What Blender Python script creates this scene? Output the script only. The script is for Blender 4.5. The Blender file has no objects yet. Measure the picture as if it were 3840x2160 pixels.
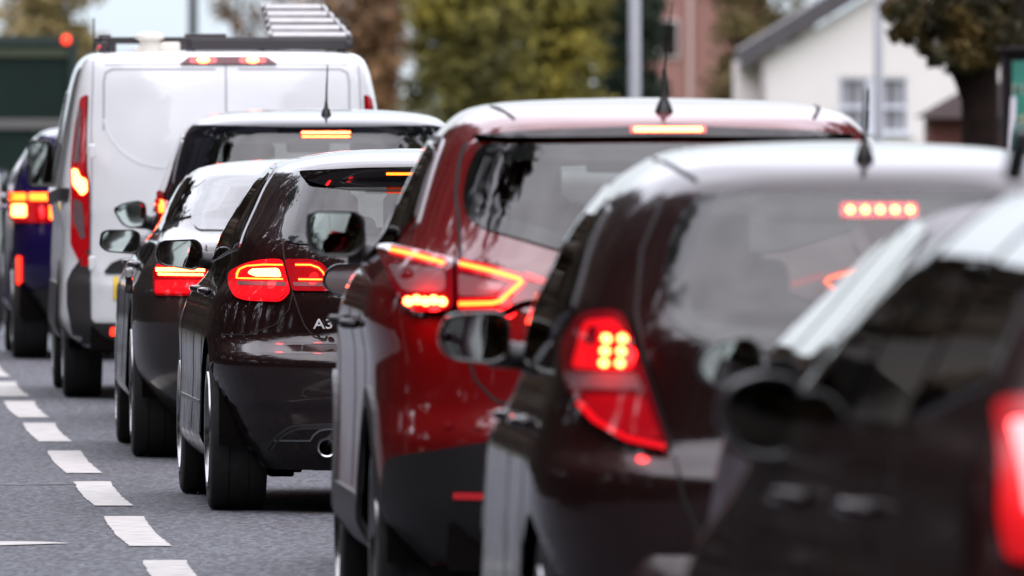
import bpy, bmesh, math, random
from mathutils import Vector, Matrix
from mathutils.geometry import delaunay_2d_cdt
random.seed(7)
S = bpy.context.scene
COL = S.collection
PI = math.pi

# ------------------------------------------------------------------ camera, sky, sun, exposure
cam_d = bpy.data.cameras.new("camera"); cam = bpy.data.objects.new("camera", cam_d); COL.objects.link(cam)
cam_d.lens = 600.0; cam_d.sensor_width = 36.0; cam_d.clip_start = 1.0; cam_d.clip_end = 3000
cam.location = (0, 0, 1.75)
cam.rotation_euler = (math.radians(90) - math.atan(220.0/17066.0), 0, 0)
cam_d.dof.use_dof = True; cam_d.dof.focus_distance = 67.3; cam_d.dof.aperture_fstop = 10.0
S.camera = cam

W = bpy.data.worlds.new("World"); S.world = W; W.use_nodes = True
nt = W.node_tree; nt.nodes.clear()
def nd(t, k, **kw):
    n = t.nodes.new(k)
    for a, b in kw.items(): setattr(n, a, b)
    return n
SUN_EL, SUN_AZ = math.radians(52), math.radians(200)
out = nd(nt, 'ShaderNodeOutputWorld'); bg = nd(nt, 'ShaderNodeBackground')
sky = nd(nt, 'ShaderNodeTexSky'); sky.sky_type = 'NISHITA'; sky.sun_disc = False
sky.sun_elevation = SUN_EL; sky.sun_rotation = SUN_AZ; sky.air_density = 1.2; sky.dust_density = 2.0
tc = nd(nt, 'ShaderNodeTexCoord'); sep = nd(nt, 'ShaderNodeSeparateXYZ')
nt.links.new(tc.outputs['Generated'], sep.inputs[0])
ramp = nd(nt, 'ShaderNodeValToRGB')
ramp.color_ramp.interpolation = 'EASE'
cr = ramp.color_ramp
cr.elements[0].position = 0.0; cr.elements[0].color = (10.4/50, 11.8/50, 13.2/50, 1)
cr.elements[1].position = 0.9; cr.elements[1].color = (46/50, 45/50, 50/50, 1)
e = cr.elements.new(0.08); e.color = (13/50, 13.8/50, 14.8/50, 1)
e = cr.elements.new(0.40); e.color = (34.5/50, 35/50, 39.5/50, 1)
nt.links.new(sep.outputs['Z'], ramp.inputs[0])
noi = nd(nt, 'ShaderNodeTexNoise'); noi.inputs['Scale'].default_value = 3.0; noi.inputs['Detail'].default_value = 6
mp = nd(nt, 'ShaderNodeMapping'); mp.inputs['Scale'].default_value = (1, 1, 3)
nt.links.new(tc.outputs['Generated'], mp.inputs[0]); nt.links.new(mp.outputs[0], noi.inputs[0])
mr = nd(nt, 'ShaderNodeMapRange'); mr.inputs['From Min'].default_value = .3; mr.inputs['From Max'].default_value = .7
mr.inputs['To Min'].default_value = 36; mr.inputs['To Max'].default_value = 56
nt.links.new(noi.outputs[0], mr.inputs[0])
vm = nd(nt, 'ShaderNodeVectorMath', operation='SCALE')
nt.links.new(ramp.outputs[0], vm.inputs[0]); nt.links.new(mr.outputs[0], vm.inputs['Scale'])
mixw = nd(nt, 'ShaderNodeMix', data_type='RGBA'); mixw.inputs[0].default_value = 0.82
nt.links.new(sky.outputs[0], mixw.inputs[6]); nt.links.new(vm.outputs[0], mixw.inputs[7])
nt.links.new(mixw.outputs[2], bg.inputs[0]); bg.inputs[1].default_value = 0.105
nt.links.new(bg.outputs[0], out.inputs[0])

sd = bpy.data.lights.new("sun", 'SUN'); sd.energy = 0.6; sd.angle = math.radians(70); sd.color = (1, .96, .9)
so = bpy.data.objects.new("sun", sd); COL.objects.link(so)
so.rotation_euler = (PI/2 - SUN_EL, 0, PI - SUN_AZ)
S.view_settings.view_transform = 'Standard'; S.view_settings.look = 'None'
S.view_settings.exposure = 0; S.view_settings.gamma = 1; S.view_settings.use_curve_mapping = False
S.cycles.max_bounces = 8; S.cycles.transparent_max_bounces = 12; S.cycles.sample_clamp_indirect = 6
S.cycles.caustics_reflective = False; S.cycles.caustics_refractive = False

# ------------------------------------------------------------------ materials
def mat(name, base, rough=.5, metal=0., coat=0., emit=None, es=0., spec=.5, noise=0., nscale=20, bump=0., coatrough=.02):
    m = bpy.data.materials.new(name); m.use_nodes = True
    t = m.node_tree; p = t.nodes['Principled BSDF']
    p.inputs['Base Color'].default_value = (*base, 1); p.inputs['Roughness'].default_value = rough
    p.inputs['Metallic'].default_value = metal; p.inputs['Coat Weight'].default_value = coat
    p.inputs['Coat Roughness'].default_value = coatrough; p.inputs['Specular IOR Level'].default_value = spec
    if emit: p.inputs['Emission Color'].default_value = (*emit, 1); p.inputs['Emission Strength'].default_value = es
    if noise or bump:
        c = nd(t, 'ShaderNodeTexCoord'); n = nd(t, 'ShaderNodeTexNoise'); n.inputs['Scale'].default_value = nscale
        n.inputs['Detail'].default_value = 5
        t.links.new(c.outputs['Object'], n.inputs[0])
        if noise:
            r = nd(t, 'ShaderNodeMapRange'); r.inputs['To Min'].default_value = 1-noise; r.inputs['To Max'].default_value = 1+noise
            r.inputs['From Min'].default_value = .25; r.inputs['From Max'].default_value = .75
            v = nd(t, 'ShaderNodeVectorMath', operation='SCALE'); v.inputs[0].default_value = base
            t.links.new(n.outputs[0], r.inputs[0]); t.links.new(r.outputs[0], v.inputs['Scale']); t.links.new(v.outputs[0], p.inputs['Base Color'])
        if bump:
            b = nd(t, 'ShaderNodeBump'); b.inputs['Strength'].default_value = bump; b.inputs['Distance'].default_value = .01
            t.links.new(n.outputs[0], b.inputs['Height']); t.links.new(b.outputs[0], p.inputs['Normal'])
    return m

def glass_mat(name, tint, f0=.10, add=0.):
    m = bpy.data.materials.new(name); m.use_nodes = True; t = m.node_tree; t.nodes.clear()
    o = nd(t, 'ShaderNodeOutputMaterial'); mx = nd(t, 'ShaderNodeMixShader'); tr = nd(t, 'ShaderNodeBsdfTransparent')
    gl = nd(t, 'ShaderNodeBsdfGlossy'); gl.inputs['Roughness'].default_value = .01; gl.inputs[0].default_value = (1, 1, 1, 1)
    lw = nd(t, 'ShaderNodeLayerWeight'); lw.inputs[0].default_value = .5
    pw = nd(t, 'ShaderNodeMath', operation='POWER'); pw.inputs[1].default_value = 4.0
    ma = nd(t, 'ShaderNodeMath', operation='MULTIPLY_ADD'); ma.inputs[1].default_value = 1-f0; ma.inputs[2].default_value = f0
    t.links.new(lw.outputs['Facing'], pw.inputs[0]); t.links.new(pw.outputs[0], ma.inputs[0])
    tr.inputs[0].default_value = (*tint, 1)
    t.links.new(ma.outputs[0], mx.inputs[0]); t.links.new(tr.outputs[0], mx.inputs[1]); t.links.new(gl.outputs[0], mx.inputs[2])
    t.links.new(mx.outputs[0], o.inputs[0])
    return m

def paint(name, base, metal=0.0, reflection_dim=.35):
    m = mat(name, base, rough=.4, metal=metal, coat=1.0, noise=.06, nscale=3, spec=.05)
    t = m.node_tree; p = t.nodes['Principled BSDF']; p.inputs['Coat IOR'].default_value = 1.6
    # pale road reflections dimmed in the paint: film scales the darkening low down
    c = nd(t, 'ShaderNodeTexCoord'); sp = nd(t, 'ShaderNodeSeparateXYZ'); t.links.new(c.outputs['Object'], sp.inputs[0])
    r = nd(t, 'ShaderNodeMapRange'); r.inputs['From Min'].default_value = .92; r.inputs['From Max'].default_value = .30; t.links.new(sp.outputs['Z'], r.inputs[0])
    n = nd(t, 'ShaderNodeTexNoise'); n.inputs['Scale'].default_value = 5; n.inputs['Detail'].default_value = 8; n.inputs['Roughness'].default_value = .7; t.links.new(c.outputs['Object'], n.inputs[0])
    r2 = nd(t, 'ShaderNodeMapRange'); r2.inputs['From Min'].default_value = .3; r2.inputs['From Max'].default_value = .7; r2.inputs['To Min'].default_value = .25; t.links.new(n.outputs[0], r2.inputs[0])
    k = nd(t, 'ShaderNodeMath', operation='MULTIPLY'); t.links.new(r.outputs[0], k.inputs[0]); t.links.new(r2.outputs[0], k.inputs[1])
    src = p.inputs['Base Color'].links[0].from_socket
    mx = nd(t, 'ShaderNodeMix', data_type='RGBA'); mx.inputs[7].default_value = (.022, .017, .015, 1)
    h = nd(t, 'ShaderNodeMath', operation='MULTIPLY'); h.inputs[1].default_value = reflection_dim; t.links.new(k.outputs[0], h.inputs[0])
    t.links.new(h.outputs[0], mx.inputs[0]); t.links.new(src, mx.inputs[6]); t.links.new(mx.outputs[2], p.inputs['Base Color'])
    w = nd(t, 'ShaderNodeMath', operation='MULTIPLY_ADD'); w.inputs[1].default_value = -.75; w.inputs[2].default_value = 1; t.links.new(k.outputs[0], w.inputs[0]); t.links.new(w.outputs[0], p.inputs['Coat Weight'])
    q = nd(t, 'ShaderNodeMath', operation='MULTIPLY_ADD'); q.inputs[1].default_value = .22; q.inputs[2].default_value = .02; t.links.new(k.outputs[0], q.inputs[0]); t.links.new(q.outputs[0], p.inputs['Coat Roughness'])
    return m
M = {}
M['black_paint'] = paint('black_paint', (.009, .003, .003))  # red mixed into the black for the warm brake-lamp veil
M['grey_paint'] = paint('grey_paint', (.035, .028, .026), .4)
M['navy_paint'] = paint('navy_paint', (.006, .007, .011))
M['red_paint'] = paint('red_paint', (.11, .0018, .0026), .0)
M['red_paint'].node_tree.nodes['Principled BSDF'].inputs['Coat IOR'].default_value = 1.85
M['dark_paint'] = paint('dark_paint', (.010, .0028, .0028))  # base reddened to carry the glow around the tail lights
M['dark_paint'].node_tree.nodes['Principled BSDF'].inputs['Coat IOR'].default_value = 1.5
M['plum_paint'] = paint('plum_paint', (.03, .010, .020))
M['near_black_paint'] = mat('near_black_paint', (.010, .0035, .0035), .4, coat=.5, spec=.1, noise=.1, nscale=3)  # red tint holds lamp glow; weak coat dulls the roof highlight
M['mirror_dark_reflection'] = mat('mirror_tinted_for_reflection', (.10, .10, .10), .02, 1.0)  # glass darkened so the hidden car's mirror shows a dark reflection
M['plum_paint'] = mat('plum_paint', (.035, .012, .022), .35, coat=.12, spec=.15)
M['blue_paint'] = paint('blue_paint', (.007, .0035, .05), .05)
M['white_paint'] = paint('white_paint', (.76, .77, .77))
M['silver_paint'] = paint('silver_paint', (.3, .3, .31), .6)
M['plastic'] = mat('plastic', (.008, .0065, .0065), .45, noise=.15, nscale=60)
M['grey_plastic'] = mat('grey_plastic', (.026, .023, .022), .5, noise=.1)
M['gloss_black'] = mat('gloss_black', (.008, .006, .006), .05)
M['frit'] = mat('frit', (.006, .005, .006), .3)
M['seam'] = mat('seam', (.004, .003, .003), .8)
M['rubber'] = mat('rubber', (.010, .0088, .0082), .85, noise=.5, nscale=40)
M['under'] = mat('underside', (.003, .002, .002), .95, spec=.1)
M['rim'] = mat('alloy_rim', (.28, .28, .28), .22, 1.0)
M['chrome'] = mat('chrome', (.85, .85, .86), .08, 1.0)
M['satin'] = mat('satin_metal', (.32, .32, .33), .3, 1.0)
M['mirror'] = mat('mirror_glass', (.42, .48, .45), .01, 1.0)
M['seat'] = mat('seat_cloth', (.03, .025, .025), .9, noise=.2)
M['seat_light'] = mat('seat_cloth_light', (.06, .05, .05), .9, noise=.2)
M['trim'] = mat('cabin_trim', (.05, .045, .045), .8)
M['headlining'] = mat('headlining', (.3, .28, .27), .9)
M['glass'] = glass_mat('window_glass', (.42, .45, .43), .052)
M['glass_dark'] = glass_mat('privacy_glass', (.05, .05, .05), .06)
M['glass_side'] = glass_mat('side_glass', (.12, .12, .12), .05)
M['lens'] = mat('red_lens', (.09, .004, .008), .08, coat=1, emit=(1, .003, .006), es=.30)
M['lens_lit'] = mat('lit_red_lens', (.16, .004, .008), .08, coat=1, emit=(1, .006, .012), es=1.0)
M['lens_dim'] = mat('dim_red_lens', (.09, .004, .008), .08, coat=1, emit=(1, .005, .01), es=.05)
M['lens_clear'] = mat('clear_lens', (.16, .09, .095), .08, coat=1)
M['led'] = mat('brake_led', (1, .2, .05), .4, emit=(1, .055, .013), es=60)
M['led_rose'] = mat('rose_led', (1, .2, .15), .4, emit=(1, .055, .07), es=7.0)
M['lens_deep'] = mat('deep_red_lens', (.10, .002, .004), .3, emit=(1, .004, .012), es=.32)
M['led_mid'] = mat('tail_led', (1, .2, .05), .4, emit=(1, .064, .003), es=13.0)
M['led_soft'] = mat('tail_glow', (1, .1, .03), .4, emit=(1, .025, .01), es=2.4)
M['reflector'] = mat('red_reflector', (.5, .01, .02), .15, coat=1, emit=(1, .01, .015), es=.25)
M['plate'] = mat('yellow_plate', (.75, .5, .02), .4)
M['black_metal'] = mat('black_metal', (.03, .025, .027), .5)
M['alu'] = mat('ladder_aluminium', (.30, .285, .28), .4, .6, noise=.15)
M['cream_plastic'] = mat('cream_plastic', (.7, .66, .58), .5)
M['sticker'] = mat('lime_sticker', (.35, .6, .05), .5)
M['orange_sticker'] = mat('orange_sticker', (.8, .15, .03), .5)

# ------------------------------------------------------------------ object helpers
def link(o, parent=None):
    COL.objects.link(o)
    if parent: o.parent = parent
    return o
def tag(o, label=None, cat=None, group=None, kind=None):
    if label: o['label'] = label
    if cat: o['category'] = cat
    if group: o['group'] = group
    if kind: o['kind'] = kind
    return o
def empty(name, loc, rz, label, cat, group=None):
    o = bpy.data.objects.new(name, None); link(o); o.location = loc; o.rotation_euler = (0, 0, rz)
    o.empty_display_size = .2
    return tag(o, label, cat, group)
def mesh(name, vs, fs, m, parent=None, smooth=False, normals=None):
    me = bpy.data.meshes.new(name); me.from_pydata([tuple(v) for v in vs], [], fs); me.update()
    if isinstance(m, (list, tuple)):
        for x in m: me.materials.append(x)
    else: me.materials.append(m)
    o = bpy.data.objects.new(name, me); link(o, parent)
    if smooth:
        me.polygons.foreach_set('use_smooth', [True]*len(me.polygons))
    if normals:
        me.polygons.foreach_set('use_smooth', [True]*len(me.polygons))
        me.normals_split_custom_set_from_vertices([tuple(n) for n in normals])
    return o
class MB:
    def __init__(s): s.v = []; s.f = []
    def add(s, vs, fs):
        k = len(s.v); s.v += [Vector(v) for v in vs]; s.f += [[i+k for i in f] for f in fs]; return s
    def box(s, c, d, rot=None, bev=0):
        hx, hy, hz = d[0]/2, d[1]/2, d[2]/2
        if bev:
            bm = bmesh.new(); bmesh.ops.create_cube(bm, size=1)
            for v in bm.verts: v.co = Vector((v.co.x*d[0], v.co.y*d[1], v.co.z*d[2]))
            bmesh.ops.bevel(bm, geom=bm.edges[:], offset=bev, segments=3, affect='EDGES', profile=.6)
            vs = [v.co.copy() for v in bm.verts]; bm.verts.index_update(); fs = [[v.index for v in f.verts] for f in bm.faces]; bm.free()
        else:
            vs = [Vector((x*hx, y*hy, z*hz)) for x in (-1, 1) for y in (-1, 1) for z in (-1, 1)]
            fs = [[0, 1, 3, 2], [4, 6, 7, 5], [0, 4, 5, 1], [2, 3, 7, 6], [0, 2, 6, 4], [1, 5, 7, 3]]
        if rot: vs = [rot @ v for v in vs]
        return s.add([v+Vector(c) for v in vs], fs)
    def tube(s, pts, rad, seg=10, caps=True):
        pts = [Vector(p) for p in pts]
        if not isinstance(rad, (list, tuple)): rad = [rad]*len(pts)
        vs = []; fs = []; up = Vector((0, 0, 1))
        for i, p in enumerate(pts):
            d = (pts[min(i+1, len(pts)-1)]-pts[max(i-1, 0)]).normalized()
            a = d.cross(up)
            if a.length < 1e-3: a = d.cross(Vector((0, 1, 0)))
            a.normalize(); b = d.cross(a)
            for j in range(seg):
                t = 2*PI*j/seg; vs.append(p+(a*math.cos(t)+b*math.sin(t))*rad[i])
        for i in range(len(pts)-1):
            for j in range(seg):
                k = (j+1) % seg; fs.append([i*seg+j, i*seg+k, (i+1)*seg+k, (i+1)*seg+j])
        if caps: fs.append(list(range(seg))[::-1]); fs.append([(len(pts)-1)*seg+j for j in range(seg)])
        return s.add(vs, fs)
    def lathe(s, prof, c, axis='x', seg=48):
        # prof: (r, h) about an axis through c
        vs = []; fs = []; n = len(prof)
        for j in range(seg):
            t = 2*PI*j/seg; ct, st = math.cos(t), math.sin(t)
            for r, h in prof:
                v = {'x': (h, r*ct, r*st), 'y': (r*ct, h, r*st), 'z': (r*ct, r*st, h)}[axis]
                vs.append(Vector(v)+Vector(c))
        for j in range(seg):
            k = (j+1) % seg
            for i in range(n-1): fs.append([j*n+i, k*n+i, k*n+i+1, j*n+i+1])
        return s.add(vs, fs)
    def build(s, name, m, parent=None, smooth=False, angle=None):
        o = mesh(name, s.v, s.f, m, parent, smooth)
        if angle: 
            o.data.polygons.foreach_set('use_smooth', [True]*len(o.data.polygons))
            o.data.set_sharp_from_angle(angle=math.radians(angle))
        return o

# ------------------------------------------------------------------ 1-D / 2-D tools
def pchip(xs, ys):
    n = len(xs); h = [xs[i+1]-xs[i] for i in range(n-1)]; d = [(ys[i+1]-ys[i])/h[i] for i in range(n-1)]
    m = [0]*n; m[0] = d[0]; m[-1] = d[-1]
    for i in range(1, n-1):
        if d[i-1]*d[i] > 0:
            w1 = 2*h[i]+h[i-1]; w2 = h[i]+2*h[i-1]; m[i] = (w1+w2)/(w1/d[i-1]+w2/d[i])
    def f(x):
        x = max(xs[0], min(xs[-1], x)); i = 0
        while i < n-2 and x > xs[i+1]: i += 1
        t = (x-xs[i])/h[i]; t2 = t*t; t3 = t2*t
        return (2*t3-3*t2+1)*ys[i]+(t3-2*t2+t)*h[i]*m[i]+(-2*t3+3*t2)*ys[i+1]+(t3-t2)*h[i]*m[i+1]
    return f
def rpoly(pts, r=.03, seg=6):
    out = []; n = len(pts)
    rr = r if isinstance(r, (list, tuple)) else [r]*n
    for i in range(n):
        a, b, c = Vector(pts[i-1]), Vector(pts[i]), Vector(pts[(i+1) % n])
        u = a-b; v = c-b; q = min(rr[i], u.length*.45, v.length*.45)
        if q < 1e-4: out.append(tuple(b)); continue
        p0 = b+u.normalized()*q; p1 = b+v.normalized()*q
        for k in range(seg+1):
            t = k/seg; out.append(tuple(p0*(1-t)**2+b*2*t*(1-t)+p1*t*t))
    return out
def resample(pts, step, closed=True):
    out = []; n = len(pts)
    for i in range(n if closed else n-1):
        a, b = Vector(pts[i]), Vector(pts[(i+1) % n]); k = max(1, int(math.ceil((b-a).length/step)))
        for j in range(k): out.append(tuple(a.lerp(b, j/k)))
    if not closed: out.append(tuple(pts[-1]))
    res = []
    for p in out:
        if not res or (Vector(p)-Vector(res[-1])).length > 1e-4: res.append(p)
    if closed and len(res) > 1 and (Vector(res[0])-Vector(res[-1])).length < 1e-4: res.pop()
    return res
def area(p): return .5*sum(p[i-1][0]*p[i][1]-p[i][0]*p[i-1][1] for i in range(len(p)))
def inside(x, y, p):
    c = False; n = len(p)
    for i in range(n):
        x1, y1 = p[i-1]; x2, y2 = p[i]
        if (y1 > y) != (y2 > y) and x < (x2-x1)*(y-y1)/(y2-y1)+x1: c = not c
    return c
def edist(x, y, p):
    b = 9
    for i in range(len(p)):
        ax, ay = p[i-1]; bx, by = p[i]; dx, dy = bx-ax, by-ay; L = dx*dx+dy*dy
        t = 0 if L == 0 else max(0, min(1, ((x-ax)*dx+(y-ay)*dy)/L)); d = math.hypot(x-ax-t*dx, y-ay-t*dy)
        if d < b: b = d
    return b
def inset(p, d):
    s = 1 if area(p) > 0 else -1; out = []; n = len(p)
    for i in range(n):
        a, b, c = Vector(p[i-1]), Vector(p[i]), Vector(p[(i+1) % n])
        e = (c-a).normalized(); nrm = Vector((-e.y, e.x))*s; out.append(tuple(b+nrm*d))
    return out
def circ(x, y, r, n=14): return [(x+r*math.cos(2*PI*i/n), y+r*math.sin(2*PI*i/n)) for i in range(n)]

# ------------------------------------------------------------------ vehicle body as a stack of rounded plan outlines
class Body:
    def __init__(s, rows, C=.8, n=3.2, Cf=.9, nf=2.6, wk=.95):
        zs = [r[0] for r in rows]; s.z0, s.z1 = zs[0], zs[-1]
        s.fR, s.fW, s.fWr, s.fF = [pchip(zs, [r[k] for r in rows]) for k in (1, 2, 3, 4)]
        g0, gWr = s.fW, s.fWr; wref = g0(.74)
        def gW(z):
            a = g0(z)
            if z < .74:
                t = max(0, min(1, (z-s.z0)/.12)); a = a+(max(a, wref+(.74-z)*.045)-a)*t
            return a
        def kk(z): t = max(0, min(1, (z-.88)/.25)); return wk+(1-wk)*t*t*(3-2*t)
        s.fW = lambda z: gW(z)*kk(z)
        s.fWr = lambda z: min(gWr(z), gW(z)*kk(z))
        s.C, s.n, s.Cf, s.nf = C, n, Cf, nf; s.cache = {}
    def at(s, z):
        k = round(z, 5)
        if k not in s.cache:
            R, Wd, Wr, F = s.fR(z), s.fW(z), s.fWr(z), s.fF(z); L = F-R
            s.cache[k] = (R, Wd, Wr, F, min(s.C, L*.46), min(s.Cf, L*.46))
        return s.cache[k]
    def wb(s, y, q):
        R, Wd, Wr = q[0], q[1], q[2]; t = max(0, min(1, (y-R-.2)/1.0)); t = t*t*(3-2*t)
        return Wr+(Wd-Wr)*t
    def half(s, y, z):
        q = s.at(z); R, Wd, Wr, F, C, Cf = q; w = s.wb(y, q)
        if y < R+C:
            t = max(0, (y-R)/C); w *= max(0, 1-(1-t)**s.n)**(1/s.n)
        elif y > F-Cf:
            t = max(0, (F-y)/Cf); w *= max(0, 1-(1-t)**s.nf)**(1/s.nf)
        return w
    def ry(s, x, z):
        q = s.at(z); R, C = q[0], q[4]; x = abs(x)
        if x < 1e-6: return R
        lo, hi = R, R+C
        if s.half(hi, z) <= x: return hi+min(.3, (x-s.half(hi, z))*4)
        for _ in range(17):
            m = (lo+hi)/2
            if s.half(m, z) < x: lo = m
            else: hi = m
        return (lo+hi)/2
    def fy(s, x, z):
        q = s.at(z); t = min(1, abs(x)/q[1]); return q[3]-q[5]*(1-max(0, 1-t**s.nf)**(1/s.nf))
    def P(s, side, u, v):
        if side == 'rear': return Vector((u, s.ry(u, v), v))
        if side == 'front': return Vector((u, s.fy(u, v), v))
        if side == 'left': return Vector((-s.half(u, v), u, v))
        return Vector((s.half(u, v), u, v))
    def N(s, side, u, v):
        e = .004; a = s.P(side, u+e, v)-s.P(side, u-e, v); b = s.P(side, u, v+e)-s.P(side, u, v-e)
        n = a.cross(b)
        h = {'rear': Vector((0, -1, .2)), 'front': Vector((0, 1, .2)), 'left': Vector((-1, 0, .1)), 'right': Vector((1, 0, .1))}[side]
        if n.length < 1e-12: return h.normalized()
        n.normalize()
        return n if n.dot(h) > 0 else -n

    def build(s, name, m, parent, holes=(), wheels=(), Ra=.36, dz=.025):
        nz = int((s.z1-s.z0)/dz)+1
        zs = [s.z0+(s.z1-s.z0)*i/nz for i in range(nz+1)]
        # finer rings near the roof crown
        top = s.z1-.09
        zs = [z for z in zs if z < top]+[top+.09*(1-(1-i/10)**2) for i in range(11)]
        rings = []; info = []
        for z in zs:
            q = s.at(z); R, Wd, Wr, F, C, Cf = q; ring = []; inf = []
            cols = []
            for i in range(26): cols.append(i/26*.9)
            a0 = math.asin(.9**(s.n/2))
            angs = [math.asin(c**(s.n/2)) for c in cols]+[a0+(PI/2-a0)*k/12 for k in range(12)]
            for a in angs:
                y = R+C*(1-math.cos(a)**(2/s.n)); x = s.wb(y, q)*math.sin(a)**(2/s.n); ring.append((x, y)); inf.append('rear')
            y0, y1 = R+C, F-Cf
            for k in range(52):
                y = y0+(y1-y0)*k/52; ring.append((s.wb(y, q), y)); inf.append('side')
            for k in range(24):
                t = 1-k/23.0; a = t*PI/2
                y = F-Cf*(1-math.cos(a)**(2/s.nf)); x = Wd*math.sin(a)**(2/s.nf); ring.append((x, y)); inf.append('front')
            rings.append(ring); info = inf
        n = len(rings[0]); vs = []; fs = []
        for sg in (-1, 1):
            b = len(vs)
            for z, ring in zip(zs, rings):
                for x, y in ring: vs.append(Vector((x*sg, y, z)))
            for i in range(len(zs)-1):
                for j in range(n-1):
                    f = [b+i*n+j, b+i*n+j+1, b+(i+1)*n+j+1, b+(i+1)*n+j]
                    fs.append(f if sg > 0 else f[::-1])
            t = b+(len(zs)-1)*n
            f = [t+j for j in range(n)]
            fs.append(f if sg > 0 else f[::-1])
        # wheel openings
        for v in vs:
            for wy, wz in wheels:
                if abs(v.x) < .45: continue
                d = Vector((v.y-wy, v.z-wz)); L = d.length
                if L > 1e-4 and abs(L-Ra) < .032:
                    d *= Ra/L; v.y, v.z = wy+d.x, wz+d.y
                    v.x = math.copysign(s.half(v.y, min(max(v.z, s.z0), s.z1)), v.x)
        keep = []
        for f in fs:
            c = sum((vs[i] for i in f), Vector())/len(f); drop = False
            if abs(c.x) > .45:
                for wy, wz in wheels:
                    if math.hypot(c.y-wy, c.z-wz) < Ra-.004: drop = True
            q = s.at(c.z)
            for side, p in holes:
                if side == 'rear' and c.y < q[0]+q[4] and inside(c.x, c.z, p): drop = True
                if side == 'front' and c.y > q[3]-q[5]-.02 and inside(c.x, c.z, p): drop = True
                if side == 'left' and c.x < 0 and abs(c.x) > .35 and inside(c.y, c.z, p): drop = True
                if side == 'right' and c.x > 0 and abs(c.x) > .35 and inside(c.y, c.z, p): drop = True
            if not drop: keep.append(f)
        bm = bmesh.new(); bv = [bm.verts.new(v) for v in vs]
        for f in keep:
            try: bm.faces.new([bv[i] for i in f])
            except Exception: pass
        bmesh.ops.remove_doubles(bm, verts=bm.verts[:], dist=.0004)
        for v in [v for v in bm.verts if not v.link_faces]: bm.verts.remove(v)
        bmesh.ops.recalc_face_normals(bm, faces=bm.faces[:])
        for f in bm.faces: f.smooth = True
        me = bpy.data.meshes.new(name); bm.to_mesh(me); bm.free(); me.materials.append(m)
        o = bpy.data.objects.new(name, me); link(o, parent)
        return o

    def bulb(s, root, u, v, dist, watt, size=.025, side='rear'):
        l = bpy.data.lights.new('brake_bulb', 'POINT'); l.energy = watt; l.color = (1, .012, .012); l.shadow_soft_size = size
        o = bpy.data.objects.new('brake_bulb', l); link(o, root); o.location = s.P(side, u, v)+s.N(side, u, v)*dist
    # a conforming panel with real thickness
    def patch(s, name, side, poly, m, parent, off=.003, res=.04, depth=.012, edge=.03, smooth=True, dirv=None):
        if area(poly) < 0: poly = poly[::-1]
        pl = resample(poly, edge); fo = off if callable(off) else (lambda u, v: off)
        us = [p[0] for p in pl]; vv = [p[1] for p in pl]
        pts = [Vector(p) for p in pl]; n = len(pl)
        nu = int((max(us)-min(us))/res); nv = int((max(vv)-min(vv))/res)
        for i in range(1, nu+1):
            for j in range(1, nv+1):
                u = min(us)+(max(us)-min(us))*i/(nu+1); v = min(vv)+(max(vv)-min(vv))*j/(nv+1)
                if inside(u, v, pl) and edist(u, v, pl) > res*.45: pts.append(Vector((u, v)))
        r = delaunay_2d_cdt(pts, [(i, (i+1) % n) for i in range(n)], [], 1, 1e-6)
        P = []; Nn = []
        for p in r[0]:
            u, v = p; a = s.P(side, u, v); nr = s.N(side, u, v)
            P.append(a+(dirv or nr)*fo(u, v)); 
            if callable(off):
                e = .004; q = lambda uu, ww: s.P(side, uu, ww)+(dirv or s.N(side, uu, ww))*fo(uu, ww)
                c = (q(u+e, v)-q(u-e, v)).cross(q(u, v+e)-q(u, v-e))
                if c.length > 1e-12:
                    c.normalize(); nr = c if c.dot(nr) > 0 else -c
            Nn.append(nr)
        fs = [list(f) for f in r[2]]
        ok = []
        for f in fs:
            g = (P[f[1]]-P[f[0]]).cross(P[f[2]]-P[f[0]]); ok.append(f if g.dot(Nn[f[0]]) > 0 else f[::-1])
        # skirt
        k = len(P); ring = []
        for (u, v) in pl:
            a = s.P(side, u, v); nr = s.N(side, u, v); ring.append((a+(dirv or nr)*fo(u, v), a-nr*depth))
        for i in range(n):
            a, b = ring[i], ring[(i+1) % n]; P += [a[0], b[0], b[1], a[1]]
            g = (b[0]-a[0]).cross(a[1]-a[0])
            g = g.normalized() if g.length > 1e-12 else Nn[0]
            cen = sum((x[0] for x in ring), Vector())/n
            if g.dot(a[0]-cen) < 0: g = -g
            Nn += [g]*4; ok.append([k+4*i, k+4*i+1, k+4*i+2, k+4*i+3])
        return mesh(name, P, ok, m, parent, normals=Nn)
    def ring(s, name, side, poly, w, m, parent, off=.0015):
        if area(poly) < 0: poly = poly[::-1]
        pl = resample(poly, .025); q = inset(pl, w); n = len(pl); vs = []; fs = []
        q = [((1-t)*0+x, y) for (x, y), t in zip(q, [0]*n)]
        for (a, b) in zip(pl, q):
            for t in (0, .5, 1):
                u = a[0]+(b[0]-a[0])*t; v = a[1]+(b[1]-a[1])*t; vs.append(s.P(side, u, v)+s.N(side, u, v)*off)
        for i in range(n):
            j = (i+1) % n
            for t in (0, 1): fs.append([i*3+t, j*3+t, j*3+t+1, i*3+t+1])
        return mesh(name, vs, fs, m, parent, smooth=True)
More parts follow.
